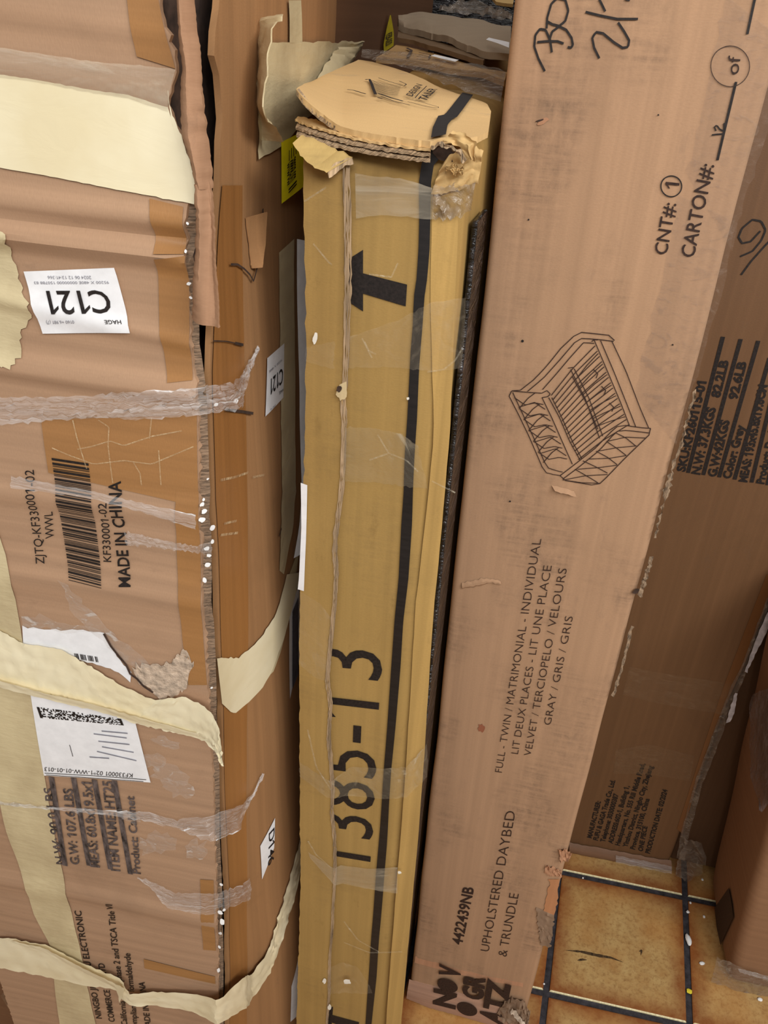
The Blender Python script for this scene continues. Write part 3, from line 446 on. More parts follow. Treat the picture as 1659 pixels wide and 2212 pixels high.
# ------------------------------------------------------------------ tall yellow-brown carton in the middle
def yellow_carton():
    K = Carton('cardboard_carton', 'tall narrow yellow-brown carton with black strap standing between two brown cartons', 'carton', floor_at(655, 2290), -12.3, .1, 1.5, .134, .30, 1.555)
    yb = card('yellow_carton_board', (168, 135, 78), 'v', .55, .2, smudge=.35, gcol=(110, 84, 44), pale=.3); yw = card('pale_yellow_board', (186, 150, 88), 'v', .5, .3, gcol=(140, 112, 70), pale=.4)
    lidm = card('dusty_lid_board', (216, 180, 126), 'h', .7, .05, gcol=(146, 132, 122), pale=.6); edgem = plain('layered_board_edge', (146, 124, 98), .9, .45, (600, 10, 1), bump=.35)
    F, R = K.F, K.R
    F.disp = bumps(0, .003, 8, 6, 'F'); R.disp = bumps(K.W, .003, 8, 6, 'R')
    mb = rbox(0, K.W, 0, .30, 0, 1.555, .02, .003, 8, 6)
    for v in mb.v:
        v.x += .015 * max(0, 1 - v.z / 1.5) * max(0, v.x) / K.W          # the carton widens a little towards its foot
        v.z += .135 * max(0, v.y) * max(0, min(1, (v.z - 1.4) / .1))
    K.part(mb, 'body', yb)
    # paler strip along the right corner
    K.rul('pale_corner', yw, F, [(934, 400), (933, 490), (930, 620), (934, 800), (938, 940), (922, 1100), (905, 1250), (898, 1303), (888, 1480), (874, 1700), (862, 1850), (850, 2000), (838, 2150), (830, 2290)], [(992, 400), (990, 490), (984, 620), (978, 800), (972, 940), (958, 1100), (944, 1250), (938, 1303), (926, 1480), (912, 1700), (900, 1850), (886, 2000), (872, 2150), (860, 2290)], 60, 6, .0008, .0006)
    # front flap, a double-wall sheet covering the left third, with its ragged edge
    FL = [(664, 302), (665, 387), (668, 559), (668, 758), (667, 900), (664, 1009), (660, 1100), (656, 1220), (653, 1320), (653, 1544), (654, 1715), (655, 1872), (650, 2040), (648, 2112), (644, 2212), (643, 2285)]
    FR = [(752, 345), (756, 420), (757, 500), (757, 590), (754, 680), (752, 760), (749, 826), (744, 850), (749, 900), (747, 960), (743, 1040), (735, 1100), (728, 1160), (731, 1230), (727, 1285), (722, 1337), (716, 1400), (711, 1458), (718, 1510), (713, 1580), (719, 1640), (722, 1700), (720, 1740), (726, 1800), (727, 1872), (722, 1950), (721, 1992), (715, 2060), (714, 2130), (708, 2212), (706, 2285)]
    FA = resample([K.at(F, *p) for p in FL], 60); FB = resample([K.at(F, *p) for p in FR], 60)
    mb = MB(); K.ruled(mb, F, [tuple(a) for a in FA], [tuple(b) for b in FB], 160, 10, .011, .002, lift=lambda i, j: .004 * max(0, 1 - i * 1.6) * j + .002 * nz(i * 14, j), thick=.009, st=True); fp = K.part(mb, 'front_flap', yb)
    wr = [15, 15, 14, 14, 13, 12, 11, 11, 10, 10, 9, 9, 8, 8, 8, 8, 7, 7, 7, 7, 6, 6, 5, 5, 5, 4, 4, 4, 4, 4, 4]
    for k in range(3):
        A = [(p[0] - 1 + w_ * .75 * k / 3, p[1] + 1) for p, w_ in zip(FR, wr)]; B = [(p[0] + w_ * .75 * (k + .8) / 3, p[1]) for p, w_ in zip(FR, wr)]
        K.rul('board_layer', edgem, F, A, B, 260, 1, .0125 - .0025 * k, .0016, lift=lambda i, j: .004 * max(0, 1 - i * 1.6) + .002 * nz(i * 14, 1), thick=.0014, parent=fp, label='torn corrugated layer')
    K.rul('flap_fold', card('fold_inner_board', (190, 160, 100), 'h', .3, .3), F, [(664, 290), (690, 298), (730, 316), (770, 337)], [(663, 303), (682, 330), (708, 350), (733, 362)], 14, 6, .012, .002, lift=lambda i, j: .004 + .02 * j, thick=.004)
    K.rul('flap_fold', edgem, F, [(733, 359), (745, 346), (757, 338), (770, 337)], [(736, 372), (750, 362), (758, 352), (774, 352)], 10, 3, .016, .002, lift=lambda i, j: .018 * (1 - i), thick=.003)
    # printing
    K.word('printed_text', INK, F, '1385-13', (800, 1882), (827, 1408), (-122, -22), -.004, .0012)
    K.rul('printed_letter', INK, F, [(748, 580), (880, 614)], [(748, 622), (877, 661)], 6, 3, .0012); K.rul('printed_letter', INK, F, [(752, 560), (785, 539)], [(752, 650), (785, 672)], 4, 4, .0012)
    K.rul('printed_letter', INK, F, [(706, 2188), (776, 2207)], [(706, 2204), (774, 2226)], 6, 2, .0012); K.rul('printed_letter', INK, F, [(704, 2176), (720, 2174)], [(702, 2240), (715, 2240)], 3, 3, .0013)
    # black strap
    SL = [(933, 322), (921, 335), (908, 360), (906, 400), (907, 470), (905, 540), (901, 600), (895, 640), (893, 700), (888, 760), (886, 800), (881, 900), (875, 990), (873, 1060), (868, 1130), (862, 1250), (853, 1340), (846, 1440), (838, 1560), (830, 1660), (825, 1740), (818, 1830), (810, 1930), (803, 2020), (797, 2110), (790, 2212), (786, 2290)]
    SR = [(962, 328), (948, 342), (934, 362), (932, 400), (931, 470), (929, 540), (924, 600), (918, 640), (914, 700), (909, 760), (906, 800), (902, 900), (896, 990), (893, 1060), (891, 1130), (883, 1250), (872, 1340), (866, 1440), (856, 1560), (846, 1660), (841, 1740), (836, 1830), (828, 1930), (820, 2020), (814, 2110), (803, 2212), (800, 2290)]
    K.rul('strap', BLACK, F, SL, SR, 110, 3, .0022, label='black plastic strap down the front')
    # lid: a thick slab of board, tipped up a little towards the back
    a = math.radians(8); T = Face((0, -.006, 1.566), (1, 0, 0), (0, math.cos(a), math.sin(a)), (0, -math.sin(a), math.cos(a))); T.disp = lambda x, y: .004 * noise.noise(Vector((x * 9, y * 9, 4)))
    LA = [(643, 262), (655, 265), (676, 268), (705, 273), (728, 279), (760, 288), (800, 296), (850, 304), (900, 311), (931, 314), (952, 306), (975, 304), (1000, 308), (1030, 304), (1054, 292)]
    LB = [(664, 188), (690, 174), (720, 160), (748, 147), (775, 135), (805, 140), (840, 150), (880, 163), (920, 180), (950, 196), (985, 209), (1010, 216), (1034, 224), (1052, 232), (1060, 248)]
    lid = K.rul('lid', lidm, T, LA, LB, 80, 18, .003, .0015, lift=lambda i, j: .022 * max(0, 1 - i / .24) ** 1.6 * (1 - j) ** .8, thick=.005)
    for k in range(3):
        A = [(637 + k, 252 + 8 * k), (665, 263 + 7 * k), (700, 274 + 6 * k), (730, 282 + 5 * k), (760, 290 + 4 * k), (850, 306 + 3 * k), (931, 316 + 3 * k)]; B = [(645, 246), (680, 252), (705, 262), (735, 272), (765, 282), (855, 298), (931, 306)]
        K.rul('lid_layer', edgem if k else lidm, T, A, B, 120, 3, -.002 - .0032 * k, .002, lift=lambda i, j: .001 * nz(i * 30, j * 2, k), thick=.002, parent=lid, label='frayed corrugated layer')
    K.rul('lid_layer', edgem, T, [(643, 262), (655, 265), (676, 268), (705, 273), (728, 279)], [(649, 258), (662, 261), (682, 265), (710, 270), (733, 276)], 40, 2, .0022, .001, lift=lambda i, j: .022 * (1 - i) ** 1.6, thick=.004, parent=lid)
    K.rul('strap', BLACK, T, [(930, 313), (934, 290), (946, 264), (960, 262), (975, 243), (998, 213)], [(962, 306), (966, 284), (978, 270), (984, 270), (999, 250), (1021, 218)], 24, 3, .0055, label='black strap over the lid')
    K.word('printed_text', INK, T, 'DESIGN', (890, 223), (912, 197), (-14, -4), .01, .0056); K.line('printed_rule', INK, T, [(896, 226), (921, 199)], 2.2, .0056, 4); K.word('printed_text', INK, T, 'TAILER', (919, 233), (944, 206), (-17, -5), .02, .0056)
    for P, w_ in (([(789, 185), (798, 184), (803, 195), (811, 218)], 6), ([(817, 181), (850, 192), (872, 199), (878, 195), (862, 188)], 2.5), ([(816, 216), (845, 226), (870, 233)], 5), ([(871, 228), (898, 232), (933, 242), (951, 247), (940, 248), (912, 243), (880, 234)], 2), ([(822, 222), (850, 233), (885, 242)], 2.5), ([(750, 207), (765, 209), (790, 217)], 4), ([(815, 225), (826, 228)], 4)): K.line('printed_drawing', INK, T, P, w_, .0056, 16)
    for k in range(13): K.line('printed_drawing', INK, T, [(803 + k * .9, 187 + k * 2.4), (835, 195 + k * 2.0), (866 - k * .6, 199 + k * 1.75)], 2.3, .0056, 8)
    # crushed corner
    cr = card('crumpled_pale_board', (200, 166, 112), 'v', .4, .4, gcol=(100, 80, 56), pale=.5); dk = DARK
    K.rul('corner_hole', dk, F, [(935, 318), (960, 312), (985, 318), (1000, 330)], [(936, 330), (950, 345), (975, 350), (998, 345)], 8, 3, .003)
    K.rul('crushed_corner', cr, F, [(958, 352), (975, 335), (1000, 322), (1030, 318), (1046, 322)], [(932, 420), (955, 418), (990, 412), (1015, 400), (1034, 396)], 30, 24, .004, .003, lift=lambda i, j: .008 * abs(nz(i * 2, j * 3, 2)) + .005 * nz(i * 2, j * 3, 8) * math.sin(j * 3.1), thick=.002)
    K.rul('crushed_corner', cr, F, [(965, 300), (985, 305), (1005, 318), (1020, 338)], [(985, 280), (1010, 285), (1035, 300), (1032, 345)], 24, 14, .018, .003, lift=lambda i, j: .008 * abs(nz(i * 2, j * 2, 5)) + .004 * nz(i * 2, j * 3, 1), thick=.002)
    K.rul('crushed_corner', edgem, F, [(943, 312), (960, 302), (985, 308), (1008, 318), (1018, 338)], [(944, 318), (962, 309), (984, 315), (1002, 325), (1012, 345)], 30, 2, .026, .004, lift=lambda i, j: .004 * nz(i * 9, j), thick=.003)
    K.rul('crushed_corner', cr, F, [(966, 358), (980, 348), (1006, 352), (1008, 362)], [(970, 366), (985, 366), (1000, 374), (1006, 378)], 20, 8, .012, .005, lift=lambda i, j: .008 * abs(nz(i * 9, j * 6, 3)), thick=.002)
    # tapes
    K.rul('cloudy_tape', GTAPE, F, [(935, 400), (970, 398), (1008, 394), (1030, 388)], [(938, 472), (965, 472), (1000, 466), (1020, 452)], 20, 12, .006, .004, lift=lambda i, j: .006 * nz(i * 5, j * 4, 3))
    K.rul('clear_tape', CLOUD, F, [(770, 372), (820, 378), (870, 384), (936, 402)], [(772, 470), (830, 462), (870, 466), (940, 472)], 12, 10, .0045, .002)
    K.band('clear_tape', film('smooth_clear_tape', .22, (190, 176, 150), .08, (26, 26, 1), .6, .9), [(F, 750, 911, .012), (F, 810, 921, .003), (F, 870, 934, .003), (F, 905, 960, .003)], [(F, 745, 1028, .012), (F, 810, 1038, .003), (F, 870, 1046, .003), (F, 925, 1052, .003)], 6, 10, .001, .002, label='clear packing tape bridging the flap edge')
    K.band('clear_tape', film('smooth_clear_tape', .2, (200, 186, 160), .1, (30, 30, 1), .6, .7), [(F, 654, 1630, .012), (F, 720, 1672, .012), (F, 760, 1650, .004), (F, 830, 1655, .003), (F, 880, 1650, .004), (F, 925, 1600, .004)], [(F, 654, 1660, .012), (F, 716, 1708, .012), (F, 760, 1712, .004), (F, 830, 1720, .003), (F, 880, 1716, .004), (F, 925, 1670, .004)], 6, 8, .001, .002)
    K.band('clear_tape', PTAPE, [(F, 655, 1262, .012), (F, 700, 1290, .012), (F, 722, 1320, .012)], [(F, 653, 1420, .012), (F, 690, 1450, .012), (F, 710, 1455, .012)], 6, 8, .001, .001)
    K.band('clear_tape', CLOUD, [(F, 672, 1824, .012), (F, 728, 1860, .012), (F, 735, 1862, .004), (F, 800, 1872, .003), (F, 860, 1868, .003)], [(F, 676, 1836, .012), (F, 728, 1896, .012), (F, 740, 1902, .004), (F, 815, 1918, .003), (F, 860, 1925, .003)], 5, 6, .001, .001)
    K.band('clear_tape', PTAPE, [(F, 710, 2078, .012), (F, 740, 2070, .005), (F, 775, 2082, .004), (F, 800, 2124, .003)], [(F, 714, 2130, .012), (F, 750, 2136, .005), (F, 780, 2140, .004), (F, 806, 2140, .003)], 5, 6, .001, .002)
    K.band('clear_tape', PTAPE, [(F, 670, 740, .013), (F, 720, 730, .013), (F, 770, 720, .004), (F, 860, 690, .003), (F, 935, 650, .003), (F, 1010, 640, .004)], [(F, 670, 770, .013), (F, 720, 785, .013), (F, 770, 790, .004), (F, 860, 790, .003), (F, 940, 800, .003), (F, 1000, 790, .004)], 6, 8, .001, .002)
    K.rul('cloudy_tape', CLOUD, R, [(990, 1000), (975, 1200), (950, 1500), (925, 1750), (905, 1900)], [(1000, 1000), (982, 1200), (958, 1500), (934, 1700), (918, 1880)], 20, 3, .003, .004)
    wht = plain('white_tape_glint', (235, 230, 218), .3, .05)
    for x, y, a_, b_ in ((690, 722, 5, 13), (706, 2102 + 0, 4, 6), (755, 2103, 8, 5), (868, 1867, 4, 3), (717, 2158, 4, 6), (888, 850, 3, 3)): K.spot('foam_or_glint', wht, F, (x, y), a_, b_, .2, .0135, 12, .5)  # white blobs painted on as glints of the tape
    for P in ([(790, 735), (800, 755), (815, 762)], [(785, 728), (806, 770)], [(818, 935), (842, 975), (880, 990), (905, 1015)], [(842, 975), (800, 990)], [(925, 800), (960, 795), (985, 775), (1000, 750)], [(800, 590), (848, 596)], [(848, 596), (862, 566)], [(745, 1985), (775, 2025), (820, 2050)], [(745, 2030), (800, 2052), (870, 2050)], [(672, 1800), (690, 1830), (722, 1858)], [(672, 1560), (690, 1640), (722, 1690)], [(668, 430), (715, 400)], [(687, 520), (720, 560), (745, 575)], [(935, 1035), (985, 1060)]): K.line('tape_wrinkle', film('tape_wrinkle_glint', .22, (235, 225, 200), .2, (90, 90, 1), .5, .5), F, P, 3.5, .0135 if P[0][0] < 735 else .0045, 16)
    K.spot('torn_knot', card('torn_board_tuft', (204, 182, 140), 'v', .5, .3), F, (750, 832), 11, 20, .2, .018, 16, .7); K.spot('tear_mark', DARK, F, (745, 826), 5, 7, .2, .019, 12, .7)
    K.rul('paper_slip', WHITE, F, [(659, 1030), (660, 1130), (655, 1230), (652, 1258)], [(673, 1035), (672, 1080), (670, 1150), (665, 1262)], 10, 2, .014)
    # back: dirty tape over the joint, label
    K.rul('dirty_tape_band', GTAPE, T, [(782, 127), (817, 123), (841, 128), (895, 131), (964, 148), (1042, 156), (1091, 172)], [(780, 138), (827, 151), (860, 158), (893, 168), (928, 180), (964, 203), (990, 212), (1026, 224), (1080, 236)], 30, 8, .007, .005, lift=lambda i, j: .006 * abs(nz(i * 6, j * 4, 2)))
    return K, T
YEL, LIDF = yellow_carton()
# ------------------------------------------------------------------ daybed carton
def daybed_carton():
    K = Carton('cardboard_carton', 'tall brown carton printed with a daybed drawing, standing on the tiles', 'carton', floor_at(881.6, 2164), -12.28, -.71, .13, .2235, .36, 1.98)
    m = card('daybed_carton_board', (176, 139, 108), 'v', .34, .2, gcol=(112, 94, 84), pale=.3, smudge=.85); torn = card('torn_daybed_board', (182, 134, 102), 'v', .6, .3, pale=.3); scl = card('dirty_crushed_board', (140, 114, 92), 'v', .6, .4)
    def dent(p): return 0
    K.F.disp = bumps(0, .0022, 6, 9, 'F'); F = K.F; INK2 = plain('faded_brown_ink', (50, 34, 28), .7, .3, (300, 300, 1))
    K.part(rbox(0, K.W, 0, .36, .002, 1.98, .009, .0022, 6, 9), 'body', m)
    def w3(S, x0, y0, s): return [(x0 + x * s, y0 + y * s) for x, y in S]
    z3 = lambda S: w3(S, 1030, 0, .3792)
    pen = [[(388, 405), (352, 335), (328, 265), (334, 200), (360, 165), (392, 170), (418, 225), (428, 298)], [(345, 240), (400, 235), (460, 235), (495, 248)], [(398, 162), (402, 100), (425, 22), (460, -12), (505, 0), (522, 60), (505, 120), (470, 148), (430, 138), (402, 122)], [(412, 235), (430, 180), (470, 150), (510, 170), (540, 215), (548, 255), (538, 272), (518, 268)],
           [(698, 332), (668, 270), (658, 215), (680, 182), (720, 190), (780, 240), (830, 272), (862, 268), (868, 230), (840, 180), (805, 128)], [(620, 68), (700, 88), (800, 108), (918, 108)], [(698, -4), (715, 30), (732, 65)], [(845, -6), (872, 2)]]
    for P in pen: K.line('pen_mark', INK, F, z3(P), 4.6, .0012, 40)
    for P, w_ in (([(1540, 195), (1560, 100), (1584, -10)], 5.5), ([(1370, 912), (1420, 700), (1476, 466)], 5.5)): K.line('printed_rule', INK, F, z3(P), w_, .0012, 10)
    for P in ([(1338, 768), (1370, 764), (1404, 762)], [(1362, 745), (1352, 722), (1365, 712), (1385, 738), (1408, 745), (1408, 700)]): K.line('pen_mark', INK, F, z3(P), 3.2, .0012, 12)
    def ring(cx_, cy_, rx, ry, w_, mt): K.line('printed_ring', mt, F, [(cx_ + rx * math.cos(t * math.pi / 14), cy_ + ry * math.sin(t * math.pi / 14)) for t in range(29)], w_, .0012, 56)
    ring(1577, 143, 42, 44, 1.8, INKF); ring(1450, 402, 22.5, 22.5, 2.6, INK)
    for t_, a, b, c_, bo in (('of', (1488, 425), (1503, 320), (-70, -4), .0), ('CNT#:', (1082, 1452), (1136, 1160), (-72, -12), .008), ('1', (1150, 1078), (1153, 1042), (-78, -8), .008), ('CARTON#:', (1236, 1468), (1352, 940), (-76, -15), .008)):
        p = z3([a, b, (a[0] + c_[0], a[1] + c_[1])]); K.word('printed_text', INK2, F, t_, p[0], p[1], (p[2][0] - p[0][0], p[2][1] - p[0][1]), bo, .0012)
    for t_, a, b, c_ in (('FULL - TWIN / MATRIMONIAL - INDIVIDUAL', (383, 1745), (645, 195), (-48, -7)), ('LIT DEUX PLACES - LIT UNE PLACE', (490, 1622), (715, 372), (-48, -7)), ('VELVET / TERCIOPELO / VELOURS', (575, 1635), (815, 392), (-48, -7)), ('GRAY / GRIS / GRIS', (706, 1430), (855, 710), (-48, -7))):
        p = w3([a, b, (a[0] + c_[0], a[1] + c_[1])], 960, 1100, .3255); K.word('printed_text', INK2, F, t_, p[0], p[1], (p[2][0] - p[0][0], p[2][1] - p[0][1]), -.012, .0012)
    for t_, a, b, c_, bo in (('4422439NB', (570, 1590), (664, 1145), (-78, -18), .022), ('UPHOLSTERED DAYBED', (780, 1640), (990, 548), (-68, -12), -.012), ('& TRUNDLE', (918, 1680), (1015, 1190), (-70, -12), -.012), ('N', (512, 2072), (524, 1948), (-160, -40), .05), ('V', (548, 1840), (556, 1755), (-150, -40), .05), ('GR', (728, 2010), (748, 1828), (-150, -38), .05), ('A', (882, 2205), (886, 2110), (-160, -60), .06), ('TZ', (900, 2100), (945, 1872), (-155, -40), .06)):
        p = w3([a, b, (a[0] + c_[0], a[1] + c_[1])], 840, 1600, .2773); K.word('printed_text', INK2, F, t_, p[0], p[1], (p[2][0] - p[0][0], p[2][1] - p[0][1]), bo, .0052 if len(t_) < 3 else .0012)
    for c_ in ((461, 1888), (612, 2070)):
        p = w3([c_], 840, 1600, .2773)[0]; K.spot('printed_logo_oval', INK2, F, p, 23, 13.5, .35, .0052, 24)
    # line drawing of the daybed
    dr = [[(250, 638), (330, 575), (400, 500), (480, 400), (565, 320), (590, 308), (690, 318), (768, 327), (785, 355)], [(290, 645), (380, 570), (470, 470), (560, 365), (600, 342), (700, 350), (780, 360)], [(185, 672), (200, 642), (250, 638)], [(200, 642), (290, 650), (372, 655)], [(185, 672), (240, 780), (300, 905), (375, 1080), (400, 1112), (480, 1125)], [(205, 650), (270, 790), (330, 920), (390, 1055), (412, 1085), (490, 1105)],
          [(375, 635), (450, 550), (530, 455), (610, 366), (670, 372)], [(668, 350), (740, 520), (820, 710), (870, 840)], [(705, 355), (780, 530), (850, 705), (905, 845)], [(770, 360), (850, 530), (930, 740), (980, 855)], [(655, 362), (668, 350), (690, 352)], [(475, 1125), (560, 1060), (680, 965), (760, 880), (800, 845), (850, 838), (920, 850), (990, 855)], [(490, 1145), (580, 1078), (700, 980), (780, 890), (810, 866), (870, 868), (985, 882)], [(475, 1125), (490, 1150), (682, 1182), (710, 1165), (850, 1020), (985, 890), (1000, 875), (990, 855)],
          [(372, 680), (430, 800), (500, 960), (545, 1060)], [(372, 655), (400, 640), (420, 660), (405, 675), (372, 680)], [(410, 680), (470, 790), (530, 930), (588, 1035)], [(428, 680), (488, 800), (545, 930), (600, 1030)], [(520, 512), (550, 508)], [(535, 520), (620, 690), (700, 912)], [(555, 515), (640, 685), (718, 900)], [(545, 560), (630, 720), (690, 860)],
          [(490, 1150), (620, 1125), (745, 1118)], [(575, 1088), (700, 1078), (800, 1065)], [(640, 1030), (760, 1025), (852, 1010)], [(690, 985), (800, 965), (910, 955)], [(740, 930), (850, 905), (960, 910)], [(560, 1088), (650, 1140), (690, 1165)], [(605, 1040), (680, 1075), (745, 1110)], [(680, 985), (745, 1020), (800, 1062)], [(740, 930), (800, 970), (852, 1010)], [(790, 880), (850, 910), (905, 955)], [(500, 1150), (600, 1165), (700, 1168)]]
    for k in range(16):
        t = k / 15; a = (425 + 155 * t, 668 + 365 * t); b = (675 + 190 * t, 385 + 450 * t); dr.append([a, ((a[0] + b[0]) / 2 - 6, (a[1] + b[1]) / 2 - 8), b])
        if k % 2 and k < 15: a2 = (a[0] + 7, a[1] + 14); dr.append([(560 + 140 * t, 550 + 340 * t), ((560 + 140 * t + b[0]) / 2 - 3, (550 + 340 * t + b[1]) / 2 + 6), (b[0] + 5, b[1] + 14)])
    for k in range(6):
        x, y = 215 + 27 * k, 680 + 62 * k; dr.append([(x, y), (x + 60, y + 42), (x + 120, y + 30), (x + 165, y + 40)]); dr.append([(x + 30, y + 60), (x + 78, y + 4), (x + 118, y - 26)])
    for k in range(5): x, y = 240 + 30 * k, 735 + 66 * k; dr.append([(x, y), (x + 90, y - 28), (x + 150, y + 12)])
    for k in range(3): x = 665 + 45 * k; dr.append([(x, 520 + 95 * k), (x + 25, 545 + 95 * k), (x + 15, 570 + 95 * k)])
    mb = MB()
    for P in dr: K.stroke(mb, F, w3(P, 1030, 600, .3792), 1.9, .0012, 14)
    K.part(mb, 'printed_drawing', INK2)
    # wear: dust band, tears, crushed foot
    dust = film('tape_scar', .16, (150, 128, 112), .55, (70, 120, 1), .1, .3)
    K.rul('tape_scar', dust, F, [(1568, -10), (1530, 180), (1500, 300), (1480, 370)], [(1710, 100), (1660, 290), (1610, 420), (1580, 540)], 20, 8, .0008, .006)
    K.rul('tape_scar', dust, F, [(1465, 420), (1440, 560), (1400, 720), (1370, 850)], [(1590, 480), (1560, 620), (1500, 830), (1460, 960)], 20, 8, .0008, .006)
    K.rul('raised_crease', m, F, [(998, 1258), (1030, 1250), (1062, 1248), (1082, 1256)], [(1000, 1270), (1030, 1266), (1062, 1258), (1084, 1262)], 14, 3, .001, .003, lift=lambda i, j: .003 * math.sin(3.1 * j))
    K.rul('torn_skin', m, F, [(1192, 1048), (1215, 1052), (1240, 1060)], [(1200, 1056), (1222, 1062), (1246, 1068)], 8, 3, .001, .002, lift=lambda i, j: .005 * j)
    ed = plain('frayed_daybed_edge', (126, 106, 86), .9, .4, (400, 120, 1), bump=.5)
    K.rul('frayed_edge', ed, F, [(1500, 838), (1470, 950), (1452, 1000), (1425, 1110), (1412, 1160)], [(1504, 840), (1476, 952), (1457, 1005), (1430, 1114), (1418, 1160)], 50, 2, .002, .004, lift=lambda i, j: .003 * nz(i * 20, j), thick=.001)
    K.rul('frayed_edge', ed, F, [(1404, 1200), (1388, 1250), (1378, 1282)], [(1412, 1200), (1396, 1255), (1386, 1290)], 20, 2, .003, .005, lift=lambda i, j: .004 * nz(i * 20, j), thick=.001)
    K.rul('frayed_edge', ed, F, [(1362, 1350), (1340, 1440), (1320, 1500)], [(1368, 1352), (1346, 1442), (1326, 1504)], 20, 2, .002, .003, thick=.001)
    K.spot('tear_mark', DARK, F, (1374, 1274), 9, 5, -.6, .003, 12, .6)
    K.rul('torn_skin', torn, F, [(1178, 1868), (1195, 1870), (1212, 1880)], [(1176, 1886), (1196, 1890), (1214, 1892)], 12, 6, .001, .003, lift=lambda i, j: .008 * abs(nz(i * 5, j * 4)), thick=.001)
    K.rul('torn_skin', torn, F, [(1206, 1832), (1220, 1830), (1236, 1840)], [(1210, 1856), (1226, 1858), (1232, 1850)], 12, 6, .002, .003, lift=lambda i, j: .010 * abs(nz(i * 5, j * 4, 4)), thick=.001)
    K.rul('torn_skin', card('exposed_orange_board', (186, 130, 90), 'v', .3, .2), F, [(1188, 1898), (1180, 1940), (1174, 1972)], [(1208, 1898), (1206, 1940), (1197, 1975)], 12, 4, .0012, .004)
    K.rul('frayed_edge', scl, F, [(1160, 1960), (1164, 2000), (1168, 2040)], [(1198, 1976), (1194, 2010), (1188, 2044)], 20, 8, .001, .005, lift=lambda i, j: .005 * abs(nz(i * 12, j * 6, 4)), thick=.001)
    K.rul('bottom_crease', torn, F, [(897, 2066), (940, 2076), (995, 2092), (1060, 2108), (1130, 2122)], [(896, 2078), (940, 2090), (995, 2104), (1060, 2118), (1130, 2130)], 24, 3, .0008, .002, lift=lambda i, j: -.0012 + .002 * j)
    K.rul('crushed_foot', card('crushed_foot_board', (178, 140, 118), 'h', .4, .3), F, [(884, 2116), (940, 2130), (1000, 2146), (1060, 2166), (1120, 2176)], [(878, 2156), (925, 2176), (995, 2195), (1048, 2210), (1120, 2224)], 50, 14, .0005, .002, lift=lambda i, j: .003 * math.sin(3.1 * j) + .0012 * nz(i * 5, j * 4, 6) * math.sin(3.1 * j), thick=.001)
    K.rul('crushed_foot', scl, F, [(1090, 2158), (1110, 2150), (1130, 2156), (1146, 2180)], [(1070, 2190), (1100, 2200), (1124, 2214), (1142, 2206)], 24, 14, .004, .006, lift=lambda i, j: .012 * abs(nz(i * 7, j * 6, 2)), thick=.0015)
    pale = plain('pale_torn_fibre', (206, 190, 172), .9, .2)
    K.rul('torn_skin', pale, F, [(1108, 2164), (1118, 2172), (1132, 2192), (1142, 2204)], [(1104, 2172), (1114, 2184), (1128, 2202), (1138, 2212)], 16, 3, .012, .004, lift=lambda i, j: .004 * nz(i * 9, j))
    K.spot('tear_mark', INKF, F, (1166, 260), 9, 2, -.3, .0012, 10, .6); K.spot('torn_skin', torn, F, (1172, 262), 14, 6, -.5, .0009, 12, .6)
    for x, y, r in ((1422, 248, 2), (1142, 474, 2), (1129, 736, 3), (1453, 744, 2), (1102, 1082, 2)): K.spot('ink_speck', INK, F, (x, y), r, r, 0, .0012, 8)
    K.spot('stain', card('reddish_stain', (150, 92, 66), 'v', .3, .2), F, (1040, 1572), 8, 9, 0, .0009, 14, .5)
    return K
DAY = daybed_carton()
